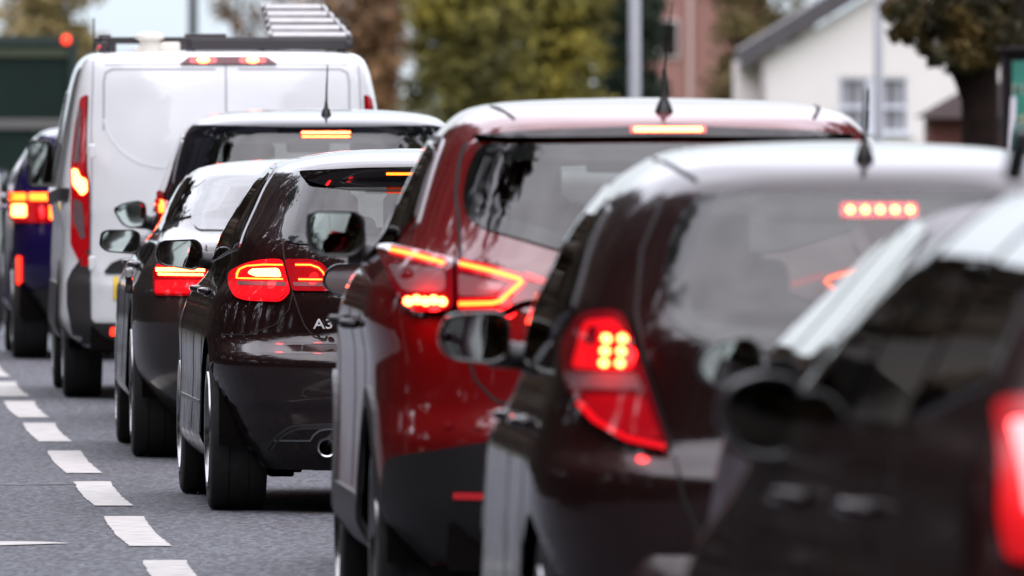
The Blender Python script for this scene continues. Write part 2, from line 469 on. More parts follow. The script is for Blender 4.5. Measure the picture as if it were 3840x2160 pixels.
    def line(s, name, side, pts, w, m, parent, off=.0015, depth=.004, closed=False, step=.02):
        if m in (M['led_mid'], M['led']) and name in ('light_bar', 'light_outline'):
            s.line('glow_halo_strip', side, pts, w*2.1, M['lens_lit'], parent, off-.0012, depth, closed, step); w *= .75  # wider red strip under the LEDs draws their bloom
        pl = resample(pts, step, closed); n = len(pl); vs = []; fs = []
        for i in range(n):
            a = Vector(pl[i-1] if (closed or i) else pl[0]); c = Vector(pl[(i+1) % n] if (closed or i < n-1) else pl[-1]); b = Vector(pl[i])
            e = (c-a)
            e = e.normalized() if e.length > 1e-9 else Vector((1, 0)); nn = Vector((-e.y, e.x))
            for t, o_ in ((-.5, -depth), (-.5, off), (.5, off), (.5, -depth)):
                u, v = b+nn*w*t; vs.append(s.P(side, u, v)+s.N(side, u, v)*o_)
        for i in range(n if closed else n-1):
            j = (i+1) % n
            for t in range(3): fs.append([i*4+t, i*4+t+1, j*4+t+1, j*4+t])
        if not closed: fs += [[0, 1, 2, 3], [n*4-1, n*4-2, n*4-3, n*4-4]]
        return mesh(name, vs, fs, m, parent)

def mirx(p): return [(-x, y) for x, y in p]

# ------------------------------------------------------------------ shared vehicle parts
def tyre_mb(r, w):
    b = r*.70; h = w/2
    prof = [(b, -h*.86), (b+.012, -h*.95), (r*.84, -h), (r*.93, -h*.99), (r*.975, -h*.93), (r*.993, -h*.82)]
    for g in (-.35, .35):
        prof += [(r, h*(g-.03)), (r-.006, h*(g-.026)), (r-.006, h*(g+.026)), (r, h*(g+.03))]
    prof += [(r*.993, h*.82), (r*.975, h*.93), (r*.93, h*.99), (r*.84, h), (b+.012, h*.95), (b, h*.86)]
    return MB().lathe(prof, (0, 0, 0), 'x', 64)
def make_wheel(parent, x, y, r, w, side, rimmat, spokes=5):
    o = tyre_mb(r, w).build('tyre', M['rubber'], parent, angle=35); o.location = (x, y, r)
    o.name = 'wheel'
    b = r*.70; h = w/2*side
    m = MB().lathe([(b+.006, h*.98), (b+.004, h*1.04), (b-.012, h*1.03), (b-.03, h*.75), (b-.035, -h*.8), (b, -h*.9)], (0, 0, 0), 'x', 48)
    m.lathe([(.001, h*.86), (.05, h*.86), (.065, h*.75), (.07, h*.5)], (0, 0, 0), 'x', 24)
    for i in range(spokes):
        for dd in (-.16, .16):
            a = 2*PI*i/spokes+dd; rot = Matrix.Rotation(a, 3, 'X')
            m.box(rot @ Vector((h*.72, 0, b*.5)), (.03, .035, b*.95), rot)
    m.lathe([(b*.62, -h*.1), (.05, -h*.1)], (0, 0, 0), 'x', 32)
    rm = m.build('rim', rimmat, o, angle=40)
    return o
def wheels(root, r, w, ys, X, rimmat, spokes=5):
    for y in ys:
        for sg in (-1, 1): make_wheel(root, sg*(X-w/2), y, r, w, sg, rimmat, spokes)
def liners(root, ys, r, Ra, X):
    for y in ys:
        for sg in (-1, 1):
            m = MB()
            vs = []; fs = []; n = 28
            for i in range(n+1):
                a = PI*(i/n)*1.1-.05*PI
                for xx in (X-.03, X-.38): vs.append(Vector((sg*xx, y+(Ra+.012)*math.cos(a), r+(Ra+.012)*math.sin(a))))
            for i in range(n): fs.append([2*i, 2*i+1, 2*i+3, 2*i+2])
            c = len(vs); vs.append(Vector((sg*(X-.38), y, r)))
            for i in range(n): fs.append([c, 2*i+1, 2*i+3])
            m.add(vs, fs)
            m.build('wheel_arch_liner', M['under'], root)
def underbody(root, hw, y0, y1, z, h=.10):
    MB().box((0, (y0+y1)/2, z+h/2), (hw*2, y1-y0, h), bev=.02).build('underbody', M['under'], root)
def cabin(root, y_rear, y_front, hw, zb, ztop, light=False, rearheads=3):
    sm = M['seat_light'] if light else M['seat']
    MB().box((0, (y_rear+y_front)/2, zb-.42), (hw*2-.05, y_front-y_rear+.6, .05)).build('cabin_floor', M['trim'], root)
    m = MB().box((0, y_rear, zb-.10), (hw*1.7, .16, .46), Matrix.Rotation(-.25, 3, 'X'), bev=.04)
    m.box((0, y_rear+.3, zb-.32), (hw*1.7, .5, .14), bev=.04); rs = m.build('rear_seat', sm, root, smooth=True)
    for x in ((-hw*.5, 0, hw*.5) if rearheads == 3 else (-hw*.5, hw*.5)):
        MB().box((x, y_rear-.06, min(zb+.19, ztop-.14)), (.25, .10, .16), bev=.04).build('headrest', sm, rs, smooth=True)
    for x in (-hw*.48, hw*.48):
        m = MB().box((x, y_rear+.95, min(zb, ztop-.52)), (.48, .15, .60), Matrix.Rotation(-.2, 3, 'X'), bev=.05)
        m.box((x, y_rear+1.2, zb-.32), (.5, .5, .14), bev=.04); fsn = m.build('front_seat', sm, root, smooth=True)
        MB().box((x, y_rear+.86, min(zb+.42, ztop-.16)), (.26, .11, .17), bev=.045).build('headrest', sm, fsn, smooth=True)
    MB().box((0, y_front-.15, zb-.06), (hw*1.75, .45, .22), bev=.06).build('dashboard', M['trim'], root, smooth=True)
    m = MB().lathe([(.185+.014*math.cos(a), .014*math.sin(a)) for a in [2*PI*i/8 for i in range(9)]], (0, 0, 0), 'y', 32)
    m.box((0, 0, 0), (.34, .02, .05))
    w = m.build('steering_wheel', M['trim'], root, smooth=True); w.location = (hw*.48, y_front-.62, zb+.02); w.rotation_euler = (-.4, 0, 0)
    MB().box((0, y_front-.45, ztop-.10), (.22, .03, .07), bev=.015).build('rear_view_mirror', M['trim'], root, smooth=True)

def door_mirror(root, poly, y, body, paintm, frame=None, arm_z=None, face=M['mirror'], armw=.05, tilt=0.0, depth=.17, both=True):
    """poly: mirror outline (x,z) for the left side, seen from behind"""
    p = resample(poly, .012); n = len(p)
    if area(p) < 0: p = p[::-1]
    cx = sum(a[0] for a in p)/n; cz = sum(a[1] for a in p)/n
    for sg in ((1, -1) if both else (1,)):
        vs = []; fs = []
        lay = [(.012, .86), (-.002, .90), (-.006, .97), (.006, 1.0), (.06, 1.0), (.11, .93), (.145, .78), (depth-.005, .5), (depth, .2)]
        for d, k in lay:
            for a in p: vs.append(Vector((sg*(cx+(a[0]-cx)*k), y+d, cz+(a[1]-cz)*k)))
        for i in range(len(lay)-1):
            for j in range(n):
                q = (j+1) % n; f = [i*n+j, i*n+q, (i+1)*n+q, (i+1)*n+j]; fs.append(f if sg > 0 else f[::-1])
        fs.append([(len(lay)-1)*n+j for j in range(n)])
        o = mesh('door_mirror', vs, fs, paintm, root, smooth=True)
        g = MB().add([Vector((sg*(cx+(a[0]-cx)*.88), y+.008+(a[0]-cx)*tilt, cz+(a[1]-cz)*.88)) for a in p], [list(range(n))])
        g.build('mirror_glass', face, o)
        if frame:
            fm = MB(); k = [Vector((sg*(cx+(a[0]-cx)*1.0), y-.003, cz+(a[1]-cz)*1.0)) for a in p]; fm.tube(k+[k[0]], .006, 6, False); fm.build('mirror_rim', frame, o, smooth=True)
        az = arm_z if arm_z is not None else min(a[1] for a in p)+.03
        bx = body.half(y+.10, az) if body else .80
        x1 = max(a[0] for a in p)
        MB().tube([Vector((sg*(x1-.05), y+.07, az+.01)), Vector((sg*(x1+.02), y+.07, az)), Vector((-sg*(bx-.02), y+.10, az-.01))], [armw*.8, armw*.7, armw], 12).build('mirror_arm', M['plastic'], o, smooth=True)

def windows(B, root, wins, gm, front=None, rear=None, rear_m=None, inset_h=.018, fr=.035):
    """returns holes and later builds glass; wins: list of (y,z) polygons used on both sides"""
    holes = []
    for p in wins:
        q = inset(resample(p, .03) if area(p) > 0 else resample(p[::-1], .03), inset_h); holes += [('left', q), ('right', q)]
    for nm, p in (('rear', rear), ('front', front)):
        if p: holes.append((nm, inset(resample(p if area(p) > 0 else p[::-1], .03), inset_h)))
    return holes
def glaze(B, root, wins, gm, front, rear, rear_m, trim=None, rw=.04):
    for p in wins:
        for sd in ('left', 'right'):
            g = B.patch('side_window', sd, p, gm, root, off=.007, res=.06)
            B.ring('window_seal', sd, p, .045, M['frit'], g, off=.004)
    if rear:
        g = B.patch('rear_window', 'rear', rear, rear_m, root, off=.007, res=.03, edge=.02); B.ring('window_seal', 'rear', rear, rw, M['frit'], g, off=.004)
    if front:
        g = B.patch('windscreen', 'front', front, M['glass'], root, off=.007, res=.06); B.ring('window_seal', 'front', front, .045, M['frit'], g, off=.004)

def whip(root, x, y, z, z_top, lean, base_r=.022, rod=.0035, knob=.04):
    m = MB().lathe([(base_r*1.3, -.02), (base_r*1.2, .0), (base_r, knob*.5), (base_r*.45, knob*1.1), (rod*1.6, knob*1.8)], (x, y, z), 'z', 16)
    m.tube([(x, y, z+knob), (x+lean*.3, y-.02, z+knob+(z_top-z-knob)*.45), (x+lean, y-.06, z_top)], [rod*1.7, rod*1.3, rod*.8], 8)
    return m.build('roof_antenna', M['plastic'], root, smooth=True)
def text_part(name, txt, size, m, parent, loc, rot, ext=.004, sx=1.0):
    c = bpy.data.curves.new(name, 'FONT'); c.body = txt; c.size = size; c.extrude = ext; c.bevel_depth = .0008
    t = bpy.data.objects.new(name, c); COL.objects.link(t); bpy.context.view_layer.update()
    me = bpy.data.meshes.new_from_object(t.evaluated_get(bpy.context.evaluated_depsgraph_get())); bpy.data.objects.remove(t)
    me.materials.clear(); me.materials.append(m)
    o = bpy.data.objects.new(name, me); link(o, parent); o.location = loc; o.rotation_euler = rot; o.scale = (sx, 1, 1)
    return o
def veh(name, X, Y, slope, label, cat='car'):
    return empty(name, (X, Y, 0), math.atan(slope), label, cat, 'vehicles queueing in the traffic lane')
def mean(ps): return Vector((sum(p[0] for p in ps)/len(ps), sum(p[1] for p in ps)/len(ps)))

# lane geometry
def lane(Y):
    if Y <= 110: return -1.32-.0466*(Y-62.35)
    x0 = -1.32-.0466*(110-62.35); d = Y-110
    return x0-.0466*d-.00004*d*d
def gz(Y): 
    t = max(0, min(1, (Y-106)/90)); return -1.9*t*t*(3-2*t)

# ------------------------------------------------------------------ the setting
M['rim_bright'] = mat('badge_silver', (.55, .52, .52), .35, .6)
def grid_sheet(name, xs, ys, zf, m, kind='structure'):
    vs = [Vector((x, y, zf(x, y))) for y in ys for x in xs]; n = len(xs); fs = []
    for j in range(len(ys)-1):
        for i in range(n-1): fs.append([j*n+i, j*n+i+1, (j+1)*n+i+1, (j+1)*n+i])
    o = mesh(name, vs, fs, m, smooth=True); tag(o, kind=kind); return o
def asphalt():
    m = bpy.data.materials.new('asphalt'); m.use_nodes = True; t = m.node_tree; p = t.nodes['Principled BSDF']
    c = nd(t, 'ShaderNodeTexCoord')
    def noise(sc, det=3, mp=(1, 1, 1)):
        a = nd(t, 'ShaderNodeMapping'); a.inputs['Scale'].default_value = mp; t.links.new(c.outputs['Object'], a.inputs[0])
        n = nd(t, 'ShaderNodeTexNoise'); n.inputs['Scale'].default_value = sc; n.inputs['Detail'].default_value = det; t.links.new(a.outputs[0], n.inputs[0]); return n
    def rng(n, a, b, lo, hi):
        r = nd(t, 'ShaderNodeMapRange'); r.inputs['From Min'].default_value = a; r.inputs['From Max'].default_value = b
        r.inputs['To Min'].default_value = lo; r.inputs['To Max'].default_value = hi; t.links.new(n, r.inputs[0]); return r.outputs[0]
    def mul(a, b):
        x = nd(t, 'ShaderNodeMath', operation='MULTIPLY'); t.links.new(a, x.inputs[0]); t.links.new(b, x.inputs[1]); return x.outputs[0]
    v = nd(t, 'ShaderNodeTexVoronoi'); v.inputs['Scale'].default_value = 55
    mpv = nd(t, 'ShaderNodeMapping'); mpv.inputs['Scale'].default_value = (1, .12, 1); t.links.new(c.outputs['Object'], mpv.inputs[0]); t.links.new(mpv.outputs[0], v.inputs[0])
    sv = nd(t, 'ShaderNodeSeparateXYZ'); t.links.new(v.outputs['Color'], sv.inputs[0])
    f = mul(rng(sv.outputs[0], 0, 1, .62, 1.38), rng(noise(34, 3, (1, .2, 1)).outputs[0], .3, .7, .62, 1.38))
    f = mul(f, rng(noise(.45, 4, (1, .25, 1)).outputs[0], .3, .7, .88, 1.12)); f = mul(f, rng(noise(1.1, 3, (1, .03, 1)).outputs[0], .3, .7, .88, 1.10))
    s = nd(t, 'ShaderNodeVectorMath', operation='SCALE'); s.inputs[0].default_value = (.066, .070, .079)
    t.links.new(f, s.inputs['Scale']); t.links.new(s.outputs[0], p.inputs['Base Color'])
    p.inputs['Roughness'].default_value = .85; p.inputs['Specular IOR Level'].default_value = .25
    b = nd(t, 'ShaderNodeBump'); b.inputs['Strength'].default_value = .5; b.inputs['Distance'].default_value = .004
    t.links.new(v.outputs['Distance'], b.inputs['Height']); t.links.new(b.outputs[0], p.inputs['Normal'])
    return m
M['asphalt'] = asphalt()
M['paint_line'] = mat('road_paint', (.335, .325, .305), .75, noise=.30, nscale=9)
M['paving'] = mat('paving', (.16, .155, .15), .85, noise=.15, nscale=4)
M['kerb'] = mat('kerb_stone', (.2, .195, .19), .8, noise=.15, nscale=5)
M['grass'] = mat('ground_grass', (.05, .06, .02), .95, noise=.4, nscale=.6)
ysr = [-160+8*i for i in range(33)]+[104+4*i for i in range(40)]+[270+40*i for i in range(12)]
grid_sheet('ground', [-1500, -300, -60, -20, 20, 60, 300, 1500], [-1500, -300]+ysr+[1000, 2500], lambda x, y: gz(y)-.16, M['grass'])
def strip(name, a, b, z, m, ys=ysr, kind='structure'):
    vs = []; fs = []; n = 6
    for y in ys:
        for i in range(n+1): vs.append(Vector((lane(y)+a+(b-a)*i/n, y, gz(y)+z)))
    for j in range(len(ys)-1):
        for i in range(n): k = j*(n+1)+i; fs.append([k, k+1, k+n+2, k+n+1])
    return tag(mesh(name, vs, fs, m, smooth=True), kind=kind)
strip('road', -9.6, 3.6, 0, M['asphalt'])
def kerbs(name, a, b, z0, z1, m):
    vs = []; fs = []
    for y in ysr:
        for x, z in ((a, z0), (a, z1), (b, z1), (b, z0)): vs.append(Vector((lane(y)+x, y, gz(y)+z)))
    for j in range(len(ysr)-1):
        for i in range(3): k = j*4+i; fs.append([k, k+1, k+5, k+4])
    return tag(mesh(name, vs, fs, m), kind='structure')
kerbs('kerb', 3.6, 3.73, -.16, .12, M['kerb']); kerbs('kerb', -9.73, -9.6, -.16, .12, M['kerb'])
kerbs('pavement', 3.734, 6.4, -.16, .116, M['paving']); kerbs('pavement', -12.2, -9.734, -.16, .116, M['paving'])
# lane line: 4 m marks, worn ragged edges, drawn as thin sheets on the road
starts = [(56.6, 60.55), (62.35, 66.5), (68.1, 72.1), (73.6, 77.9), (79.8, 84.0), (85.3, 89.5), (90.8, 95.0), (96.6, 100.8), (102.6, 106.8)]
for k, (a, b) in enumerate(starts):
    vs = []; fs = []; n = 40; rr = random.Random(k)
    w1 = .078
    for i in range(n+1):
        t = i/n; y = a+(b-a)*t; c = lane(y)-.014*math.sin(t*PI)
        vs.append(Vector((c-w1+rr.uniform(-.005, .005), y, gz(y)+.004))); vs.append(Vector((c+w1+rr.uniform(-.004, .004), y, gz(y)+.004)))
    for i in range(n): fs.append([2*i, 2*i+1, 2*i+3, 2*i+2])
    tag(mesh('lane_marking', vs, fs, M['paint_line']), kind='structure')
vs = [Vector(p) for p in ((-2.6, 62.35, .004), (-1.95, 62.35, .004), (-1.62, 62.72, .004), (-1.75, 62.95, .004), (-2.2, 62.95, .004), (-2.6, 63.1, .004))]
tag(mesh('arrow_marking', vs, [list(range(6))], M['paint_line']), kind='structure')
# a sealed crack across the left lane
vs = []; fs = []; rr = random.Random(3)
for i in range(60):
    x = -5+.0565*i; y = 71.6+.10*math.sin(i*.7)+rr.uniform(-.06, .06); vs += [Vector((x, y, .003)), Vector((x, y+.09, .003))]
for i in range(59): fs.append([2*i, 2*i+2, 2*i+3, 2*i+1])
tag(mesh('road_joint', vs, fs, mat('bitumen', (.03, .03, .032), .6)), kind='structure')

# ------------------------------------------------------------------ black estate hatchback in sharp focus
def car_audi():
    root = veh('parked_car', -.321, 66.9, .062, 'sharply focused glossy black hatchback with outlined tail lights and a round exhaust pipe'); root.name = 'hatchback_car'
    rows = [(.17, .10, .80, .66, 4.05), (.24, .06, .84, .71, 4.22), (.32, .035, .86, .765, 4.27), (.42, .02, .875, .80, 4.29), (.436, .0, .88, .805, 4.29), (.452, .008, .883, .81, 4.29),
            (.52, .002, .887, .835, 4.28), (.607, .0, .887, .865, 4.26), (.62, .012, .887, .868, 4.25), (.675, .10, .885, .865, 4.2), (.69, .112, .884, .862, 4.18), (.78, .12, .868, .855, 4.0), (.84, .125, .85, .845, 3.75), (.92, .14, .80, .812, 3.32),
            (1.03, .17, .748, .775, 3.05), (1.06, .185, .735, .755, 2.98), (1.126, .235, .70, .71, 2.85), (1.2, .295, .66, .665, 2.7), (1.287, .36, .612, .615, 2.5), (1.335, .40, .574, .575, 2.38), (1.365, .44, .535, .54, 2.28),
            (1.385, .50, .47, .48, 2.2), (1.405, .68, .37, .38, 2.1), (1.42, .95, .24, .24, 1.95), (1.427, 1.3, .05, .05, 1.6)]
    B = Body(rows, .80, 3.2, 1.0, 2.5, .958)
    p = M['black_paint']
    wins = [rpoly([(.66, 1.06), (.92, 1.30), (1.02, 1.325), (1.06, 1.32), (1.05, 1.02)], .03), rpoly([(1.10, 1.02), (1.10, 1.33), (1.78, 1.345), (1.80, .985)], .03), rpoly([(1.86, .98), (1.85, 1.345), (2.12, 1.33), (2.92, .96)], .03)]
    rw = [(-.50, 1.345), (-.539, 1.189), (-.564, 1.097), (-.547, 1.067), (-.509, 1.056), (0, 1.04)]; rear = rpoly(rw+[(-x, z) for x, z in rw[::-1][1:]], .03)
    front = rpoly([(-.52, 1.35), (.52, 1.35), (.66, 1.0), (-.66, 1.0)], .05)
    wy = (.78, 3.358)
    B.build('body', p, root, windows(B, root, wins, None, front, rear), [(y, .32) for y in wy], .365)
    glaze(B, root, wins, M['glass_side'], front, rear, M['glass'])
    B.line('window_trim', 'left', rpoly([(.62, 1.035), (.90, 1.325), (1.05, 1.352), (2.14, 1.362), (3.0, .945)], .06), .012, M['satin'], root, off=.004, closed=True)
    B.line('window_trim', 'right', rpoly([(.62, 1.035), (.90, 1.325), (1.05, 1.352), (2.14, 1.362), (3.0, .945)], .06), .012, M['satin'], root, off=.004, closed=True)
    cabin(root, 1.15, 3.2, .70, .98, 1.37)
    # spoiler lip over the rear window
    sp = [(-.495, 1.345), (-.47, 1.310), (-.40, 1.287), (-.30, 1.280), (.30, 1.280), (.40, 1.287), (.47, 1.310), (.495, 1.345), (.25, 1.358), (0, 1.362), (-.25, 1.358)]
    s = B.patch('roof_spoiler', 'rear', rpoly(sp, .03), M['gloss_black'], root, off=lambda u, v: .008+max(0, (v-1.280))*1.55, res=.03, depth=.02, dirv=Vector((0, -1, 0)))
    for a, b, mm in ((-.155, .155, 'led_mid'),):
        B.patch('high_brake_light', 'rear', rpoly([(a, 1.328), (b, 1.328), (b, 1.338), (a, 1.338)], .003), M[mm], s, off=lambda u, v: .012+max(0, (v-1.280))*1.55, res=.02, depth=-.005, dirv=Vector((0, -1, 0)))
    for sg in (1, -1):
        q = (lambda P: P) if sg > 0 else mirx
        lo = B.patch('tail_light', 'rear', rpoly(q([(-.705, .975), (-.66, .99), (-.599, .997), (-.560, .995), (-.533, .867), (-.571, .829), (-.70, .832), (-.745, .845), (-.762, .89), (-.752, .945)]), .02), M['lens_lit'], root, off=.010, res=.02)
        B.line('light_outline', 'rear', q([(-.560, .972), (-.63, .972), (-.69, .966), (-.715, .953), (-.724, .935), (-.727, .916), (-.56, .916)]), .0085, M['led_mid'], lo, off=.0135)
        B.patch('brake_lamp', 'rear', rpoly(q([(-.690, .938), (-.672, .956), (-.575, .960), (-.565, .924), (-.66, .925)]), .012), M['led'], lo, off=.0125, res=.02)
        B.patch('reversing_strip', 'rear', rpoly(q([(-.725, .905), (-.553, .905), (-.549, .889), (-.725, .889)]), .003), M['lens_clear'], lo, off=.0125)
        B.patch('light_lower', 'rear', rpoly(q([(-.715, .878), (-.550, .878), (-.545, .866), (-.575, .838), (-.695, .84), (-.712, .855)]), .008), M['lens_lit'], lo, off=.0130, res=.02)
        li = B.patch('tail_light', 'rear', rpoly(q([(-.554, .996), (-.46, .997), (-.425, .990), (-.395, .965), (-.374, .900), (-.377, .872), (-.527, .872)]), .015), M['lens'], root, off=.010, res=.02)
        B.line('light_outline', 'rear', q([(-.512, .973), (-.455, .973), (-.425, .962), (-.409, .945), (-.396, .916), (-.502, .916)]), .0085, M['led_mid'], li, off=.0135)
        B.patch('reversing_lamp', 'rear', rpoly(q([(-.523, .905), (-.382, .905), (-.378, .889), (-.519, .889)]), .003), M['lens_clear'], li, off=.0125)
        B.line('hatch_seam', 'rear', q([(-.495, 1.33), (-.535, 1.21), (-.569, 1.10), (-.570, 1.08), (-.560, 1.058), (-.562, 1.04), (-.558, .999), (-.529, .868), (-.505, .79), (-.485, .74), (-.45, .695), (-.40, .676), (0, .670)]), .0055, M['seam'], root)
        B.line('bumper_seam', 'rear', q([(-.529, .868), (-.545, .80), (-.60, .74), (-.70, .70), (-.80, .70)]), .004, M['seam'], root)
        sd = 'left' if sg > 0 else 'right'
        for y0 in (1.12, 1.83, 2.95): B.line('door_seam', sd, [(y0+.0, .30), (y0+.0, .95)], .006, M['seam'], root)
        B.line('sill_line', sd, [(1.2, .42), (2.95, .42)], .014, M['satin'], root, off=.004)
        for y0 in (1.28, 2.05):
            P0 = B.P(sd, y0, .86); MB().tube([P0+Vector((-.005*sg, 0, 0)), P0+Vector((-.035*sg, .03, 0)), P0+Vector((-.035*sg, .18, 0)), P0+Vector((-.005*sg, .21, 0))], .012, 8).build('door_handle', p, root, smooth=True)
        B.line('diffuser_line', 'rear', rpoly(q([(-.63, .25), (-.60, .30), (-.54, .345), (-.40, .352), (-.28, .352), (-.30, .345), (-.52, .335), (-.58, .30), (-.61, .25)]), .03)[:], .010, M['grey_plastic'], root, off=.004)
        B.line('diffuser_line', 'rear', q([(-.60, .288), (-.465, .288), (-.452, .31), (-.43, .328), (-.40, .334), (-.33, .334)]), .007, M['satin'], root, off=.004)
        B.line('bumper_crease', 'rear', q([(-.34, .452), (-.47, .452), (-.50, .468), (-.49, .49), (-.42, .52), (-.34, .545)]), .006, M['grey_plastic'], root, off=.002)
    B.bulb(root, -.63, .94, .10, 1.2); B.bulb(root, .63, .94, .10, 1.2); B.bulb(root, -.46, .94, .08, .5)
    MB().lathe([(.030, -.0), (.037, -.005), (.038, .0), (.038, .2), (.031, .2), (.030, .0)], (-.405, .0, .262), 'y', 32).lathe([(.0, .12), (.031, .12)], (-.405, 0, .262), 'y', 24).build('exhaust_pipe', M['satin'], root, angle=40)
    MB().box((-.545, .95, .165), (.16, .4, .035), bev=.01).box((-.545, .93, .15), (.10, .3, .04), bev=.012).tube([(-.64, .9, .16), (-.45, .9, .16)], .006).build('exhaust_silencer', M['under'], root)
    o = text_part('model_badge', 'A3', .054, M['rim_bright'], root, (-.453, .108, .727), (PI/2-.06, 0, -.04), .003, 1.25)
    # four-part disc badge is off the visible side; plain number plate
    B.patch('number_plate', 'rear', [(-.26, .74), (.26, .74), (.26, .85), (-.26, .85)], M['plate'], root, off=.006)
    underbody(root, .46, .30, 4.1, .165, .14); liners(root, wy, .32, .365, .84)
    wheels(root, .32, .225, wy, .838, M['rim'])
    door_mirror(root, rpoly([(-.965, 1.005), (-.945, 1.048), (-.80, 1.054), (-.776, 1.03), (-.772, .965), (-.80, .922), (-.94, .945), (-.962, .965)], .03), 2.70, B, M['gloss_black'], frame=None, arm_z=.965)
    whip(root, 0.3, 1.6, 1.40, 1.43, 0)
car_audi()

# ------------------------------------------------------------------ red SUV
def car_red():
    root = veh('red_suv', .481, 50.05, .05, 'red SUV with black lower cladding, tall roof aerial and boomerang tail lights')
    rows = [(.28, .12, .84, .74, 4.2), (.34, .07, .87, .80, 4.3), (.41, .04, .895, .85, 4.34), (.50, .015, .91, .88, 4.36), (.655, .0, .918, .90, 4.36), (.68, .01, .919, .902, 4.35), (.75, .05, .92, .905, 4.3), (.92, .075, .92, .905, 4.1), (.99, .09, .913, .90, 3.7),
            (1.04, .10, .895, .885, 3.4), (1.11, .12, .86, .86, 3.2), (1.16, .14, .822, .835, 3.1), (1.22, .18, .78, .80, 3.0), (1.35, .28, .728, .735, 2.75), (1.47, .36, .68, .685, 2.5), (1.53, .395, .65, .655, 2.38), (1.557, .415, .63, .64, 2.3),
            (1.585, .44, .605, .61, 2.22), (1.61, .52, .575, .58, 2.15), (1.63, .72, .53, .54, 2.05), (1.645, 1.0, .44, .44, 1.95), (1.655, 1.3, .28, .28, 1.85), (1.66, 1.5, .05, .05, 1.7)]
    B = Body(rows, .85, 3.2, 1.0, 2.5, .94); p = M['red_paint']
    wins = [rpoly([(.75, 1.30), (.98, 1.50), (1.06, 1.50), (1.06, 1.22)], .03), rpoly([(1.12, 1.21), (1.12, 1.51), (1.82, 1.53), (1.84, 1.16)], .03), rpoly([(1.92, 1.155), (1.9, 1.53), (2.25, 1.51), (3.0, 1.13)], .03)]
    rw = [(-.545, 1.525), (-.585, 1.44), (-.60, 1.36), (-.592, 1.31), (-.55, 1.275), (-.32, 1.208), (0, 1.19)]; rear = rpoly(rw+[(-x, z) for x, z in rw[::-1][1:]], .04)
    front = rpoly([(-.60, 1.53), (.60, 1.53), (.74, 1.15), (-.74, 1.15)], .05)
    wy = (.85, 3.496); Ra = .40
    B.build('body', p, root, windows(B, root, wins, None, front, rear), [(y, .35) for y in wy], Ra)
    glaze(B, root, wins, M['glass_dark'], front, rear, M['glass'], rw=.05)
    cabin(root, 1.25, 3.3, .74, 1.10, 1.56, light=False)
    for sd in ('left', 'right'):
        B.line('window_trim', sd, rpoly([(.66, 1.27), (.92, 1.53), (1.08, 1.535), (2.27, 1.545), (3.1, 1.10)], .06), .016, M['satin'], root, off=.005, closed=False)
    bp = B.patch('rear_bumper', 'rear', rpoly([(-.79, .30), (-.835, .50), (-.835, .60), (-.60, .645), (-.45, .665), (.45, .665), (.60, .645), (.835, .60), (.835, .50), (.79, .30)], .05), M['plastic'], root, off=.010)
    for sg in (1, -1):
        q = (lambda P: P) if sg > 0 else mirx; sd = 'left' if sg > 0 else 'right'
        zt = lambda u: 1.222-(.797-abs(u))*.208
        fo = lambda u, v: .006+.034*max(0, min(1, (zt(u)-v)/.028))
        lo = B.patch('tail_light', 'rear', rpoly(q([(-.80, 1.225), (-.625, 1.183), (-.625, 1.03), (-.735, 1.022), (-.775, 1.07), (-.812, 1.15)]), .02), M['lens_dim'], root, off=fo, res=.016, edge=.015)
        B.line('light_bar', 'rear', q([(-.782, 1.186), (-.73, 1.173), (-.647, 1.152)]), .014, M['led_mid'], lo, off=.043)
        B.patch('reversing_lamp', 'rear', rpoly(q([(-.80, 1.145), (-.645, 1.135), (-.645, 1.078), (-.755, 1.078)]), .02), M['lens_clear'], lo, off=.042)
        for k in range(5): B.patch('brake_lamp', 'rear', circ(-sg*(.742-.022*k), 1.052+(.004 if k % 2 else 0), .0115), M['led'], lo, off=.044, depth=-.03)
        li = B.patch('tail_light', 'rear', rpoly(q([(-.617, 1.181), (-.50, 1.155), (-.36, 1.125), (-.30, 1.10), (-.36, 1.07), (-.40, 1.06), (-.44, 1.055), (-.495, 1.028), (-.617, 1.026)]), .015), M['lens_dim'], root, off=fo, res=.016, edge=.015)
        B.line('light_bar', 'rear', q([(-.605, 1.151), (-.52, 1.134), (-.445, 1.115), (-.437, 1.108), (-.47, 1.08), (-.498, 1.055), (-.52, 1.049), (-.61, 1.046)]), .014, M['led_mid'], li, off=.043)
        B.patch('reversing_lamp', 'rear', rpoly(q([(-.61, 1.125), (-.485, 1.10), (-.515, 1.068), (-.61, 1.068)]), .01), M['lens_clear'], li, off=.042)
        B.line('tail_glow', 'rear', q([(-.43, 1.125), (-.34, 1.10)]), .018, M['lens_lit'], li, off=.043)
        B.line('hatch_seam', 'rear', q([(-.585, 1.53), (-.605, 1.48), (-.622, 1.38), (-.618, 1.31), (-.617, 1.24), (-.621, 1.18), (-.621, 1.025), (-.62, .95), (-.58, .83), (-.52, .77), (-.40, .745), (0, .74)]), .009, M['seam'], root)
        for y0 in (1.14, 1.88, 3.05): B.line('door_seam', sd, [(y0, .48), (y0, 1.10)], .008, M['seam'], root)
        B.patch('sill_cladding', sd, rpoly([(1.27, .30), (3.08, .30), (3.04, .47), (1.31, .47)], .04), M['plastic'], root, off=.012, res=.1)
        for y in wy:
            B.line('wheel_arch_trim', sd, [(y+(Ra+.025)*math.cos(a), .35+(Ra+.025)*math.sin(a)) for a in [PI*(k/24)*1.08-.04*PI for k in range(25)]], .06, M['plastic'], root, off=.012)
        for y0 in (1.32, 2.15):
            P0 = B.P(sd, y0, .98); MB().tube([P0+Vector((-.005*sg, 0, 0)), P0+Vector((-.04*sg, .03, 0)), P0+Vector((-.04*sg, .19, 0)), P0+Vector((-.005*sg, .22, 0))], .014, 8).build('door_handle', M['plastic'], root, smooth=True)
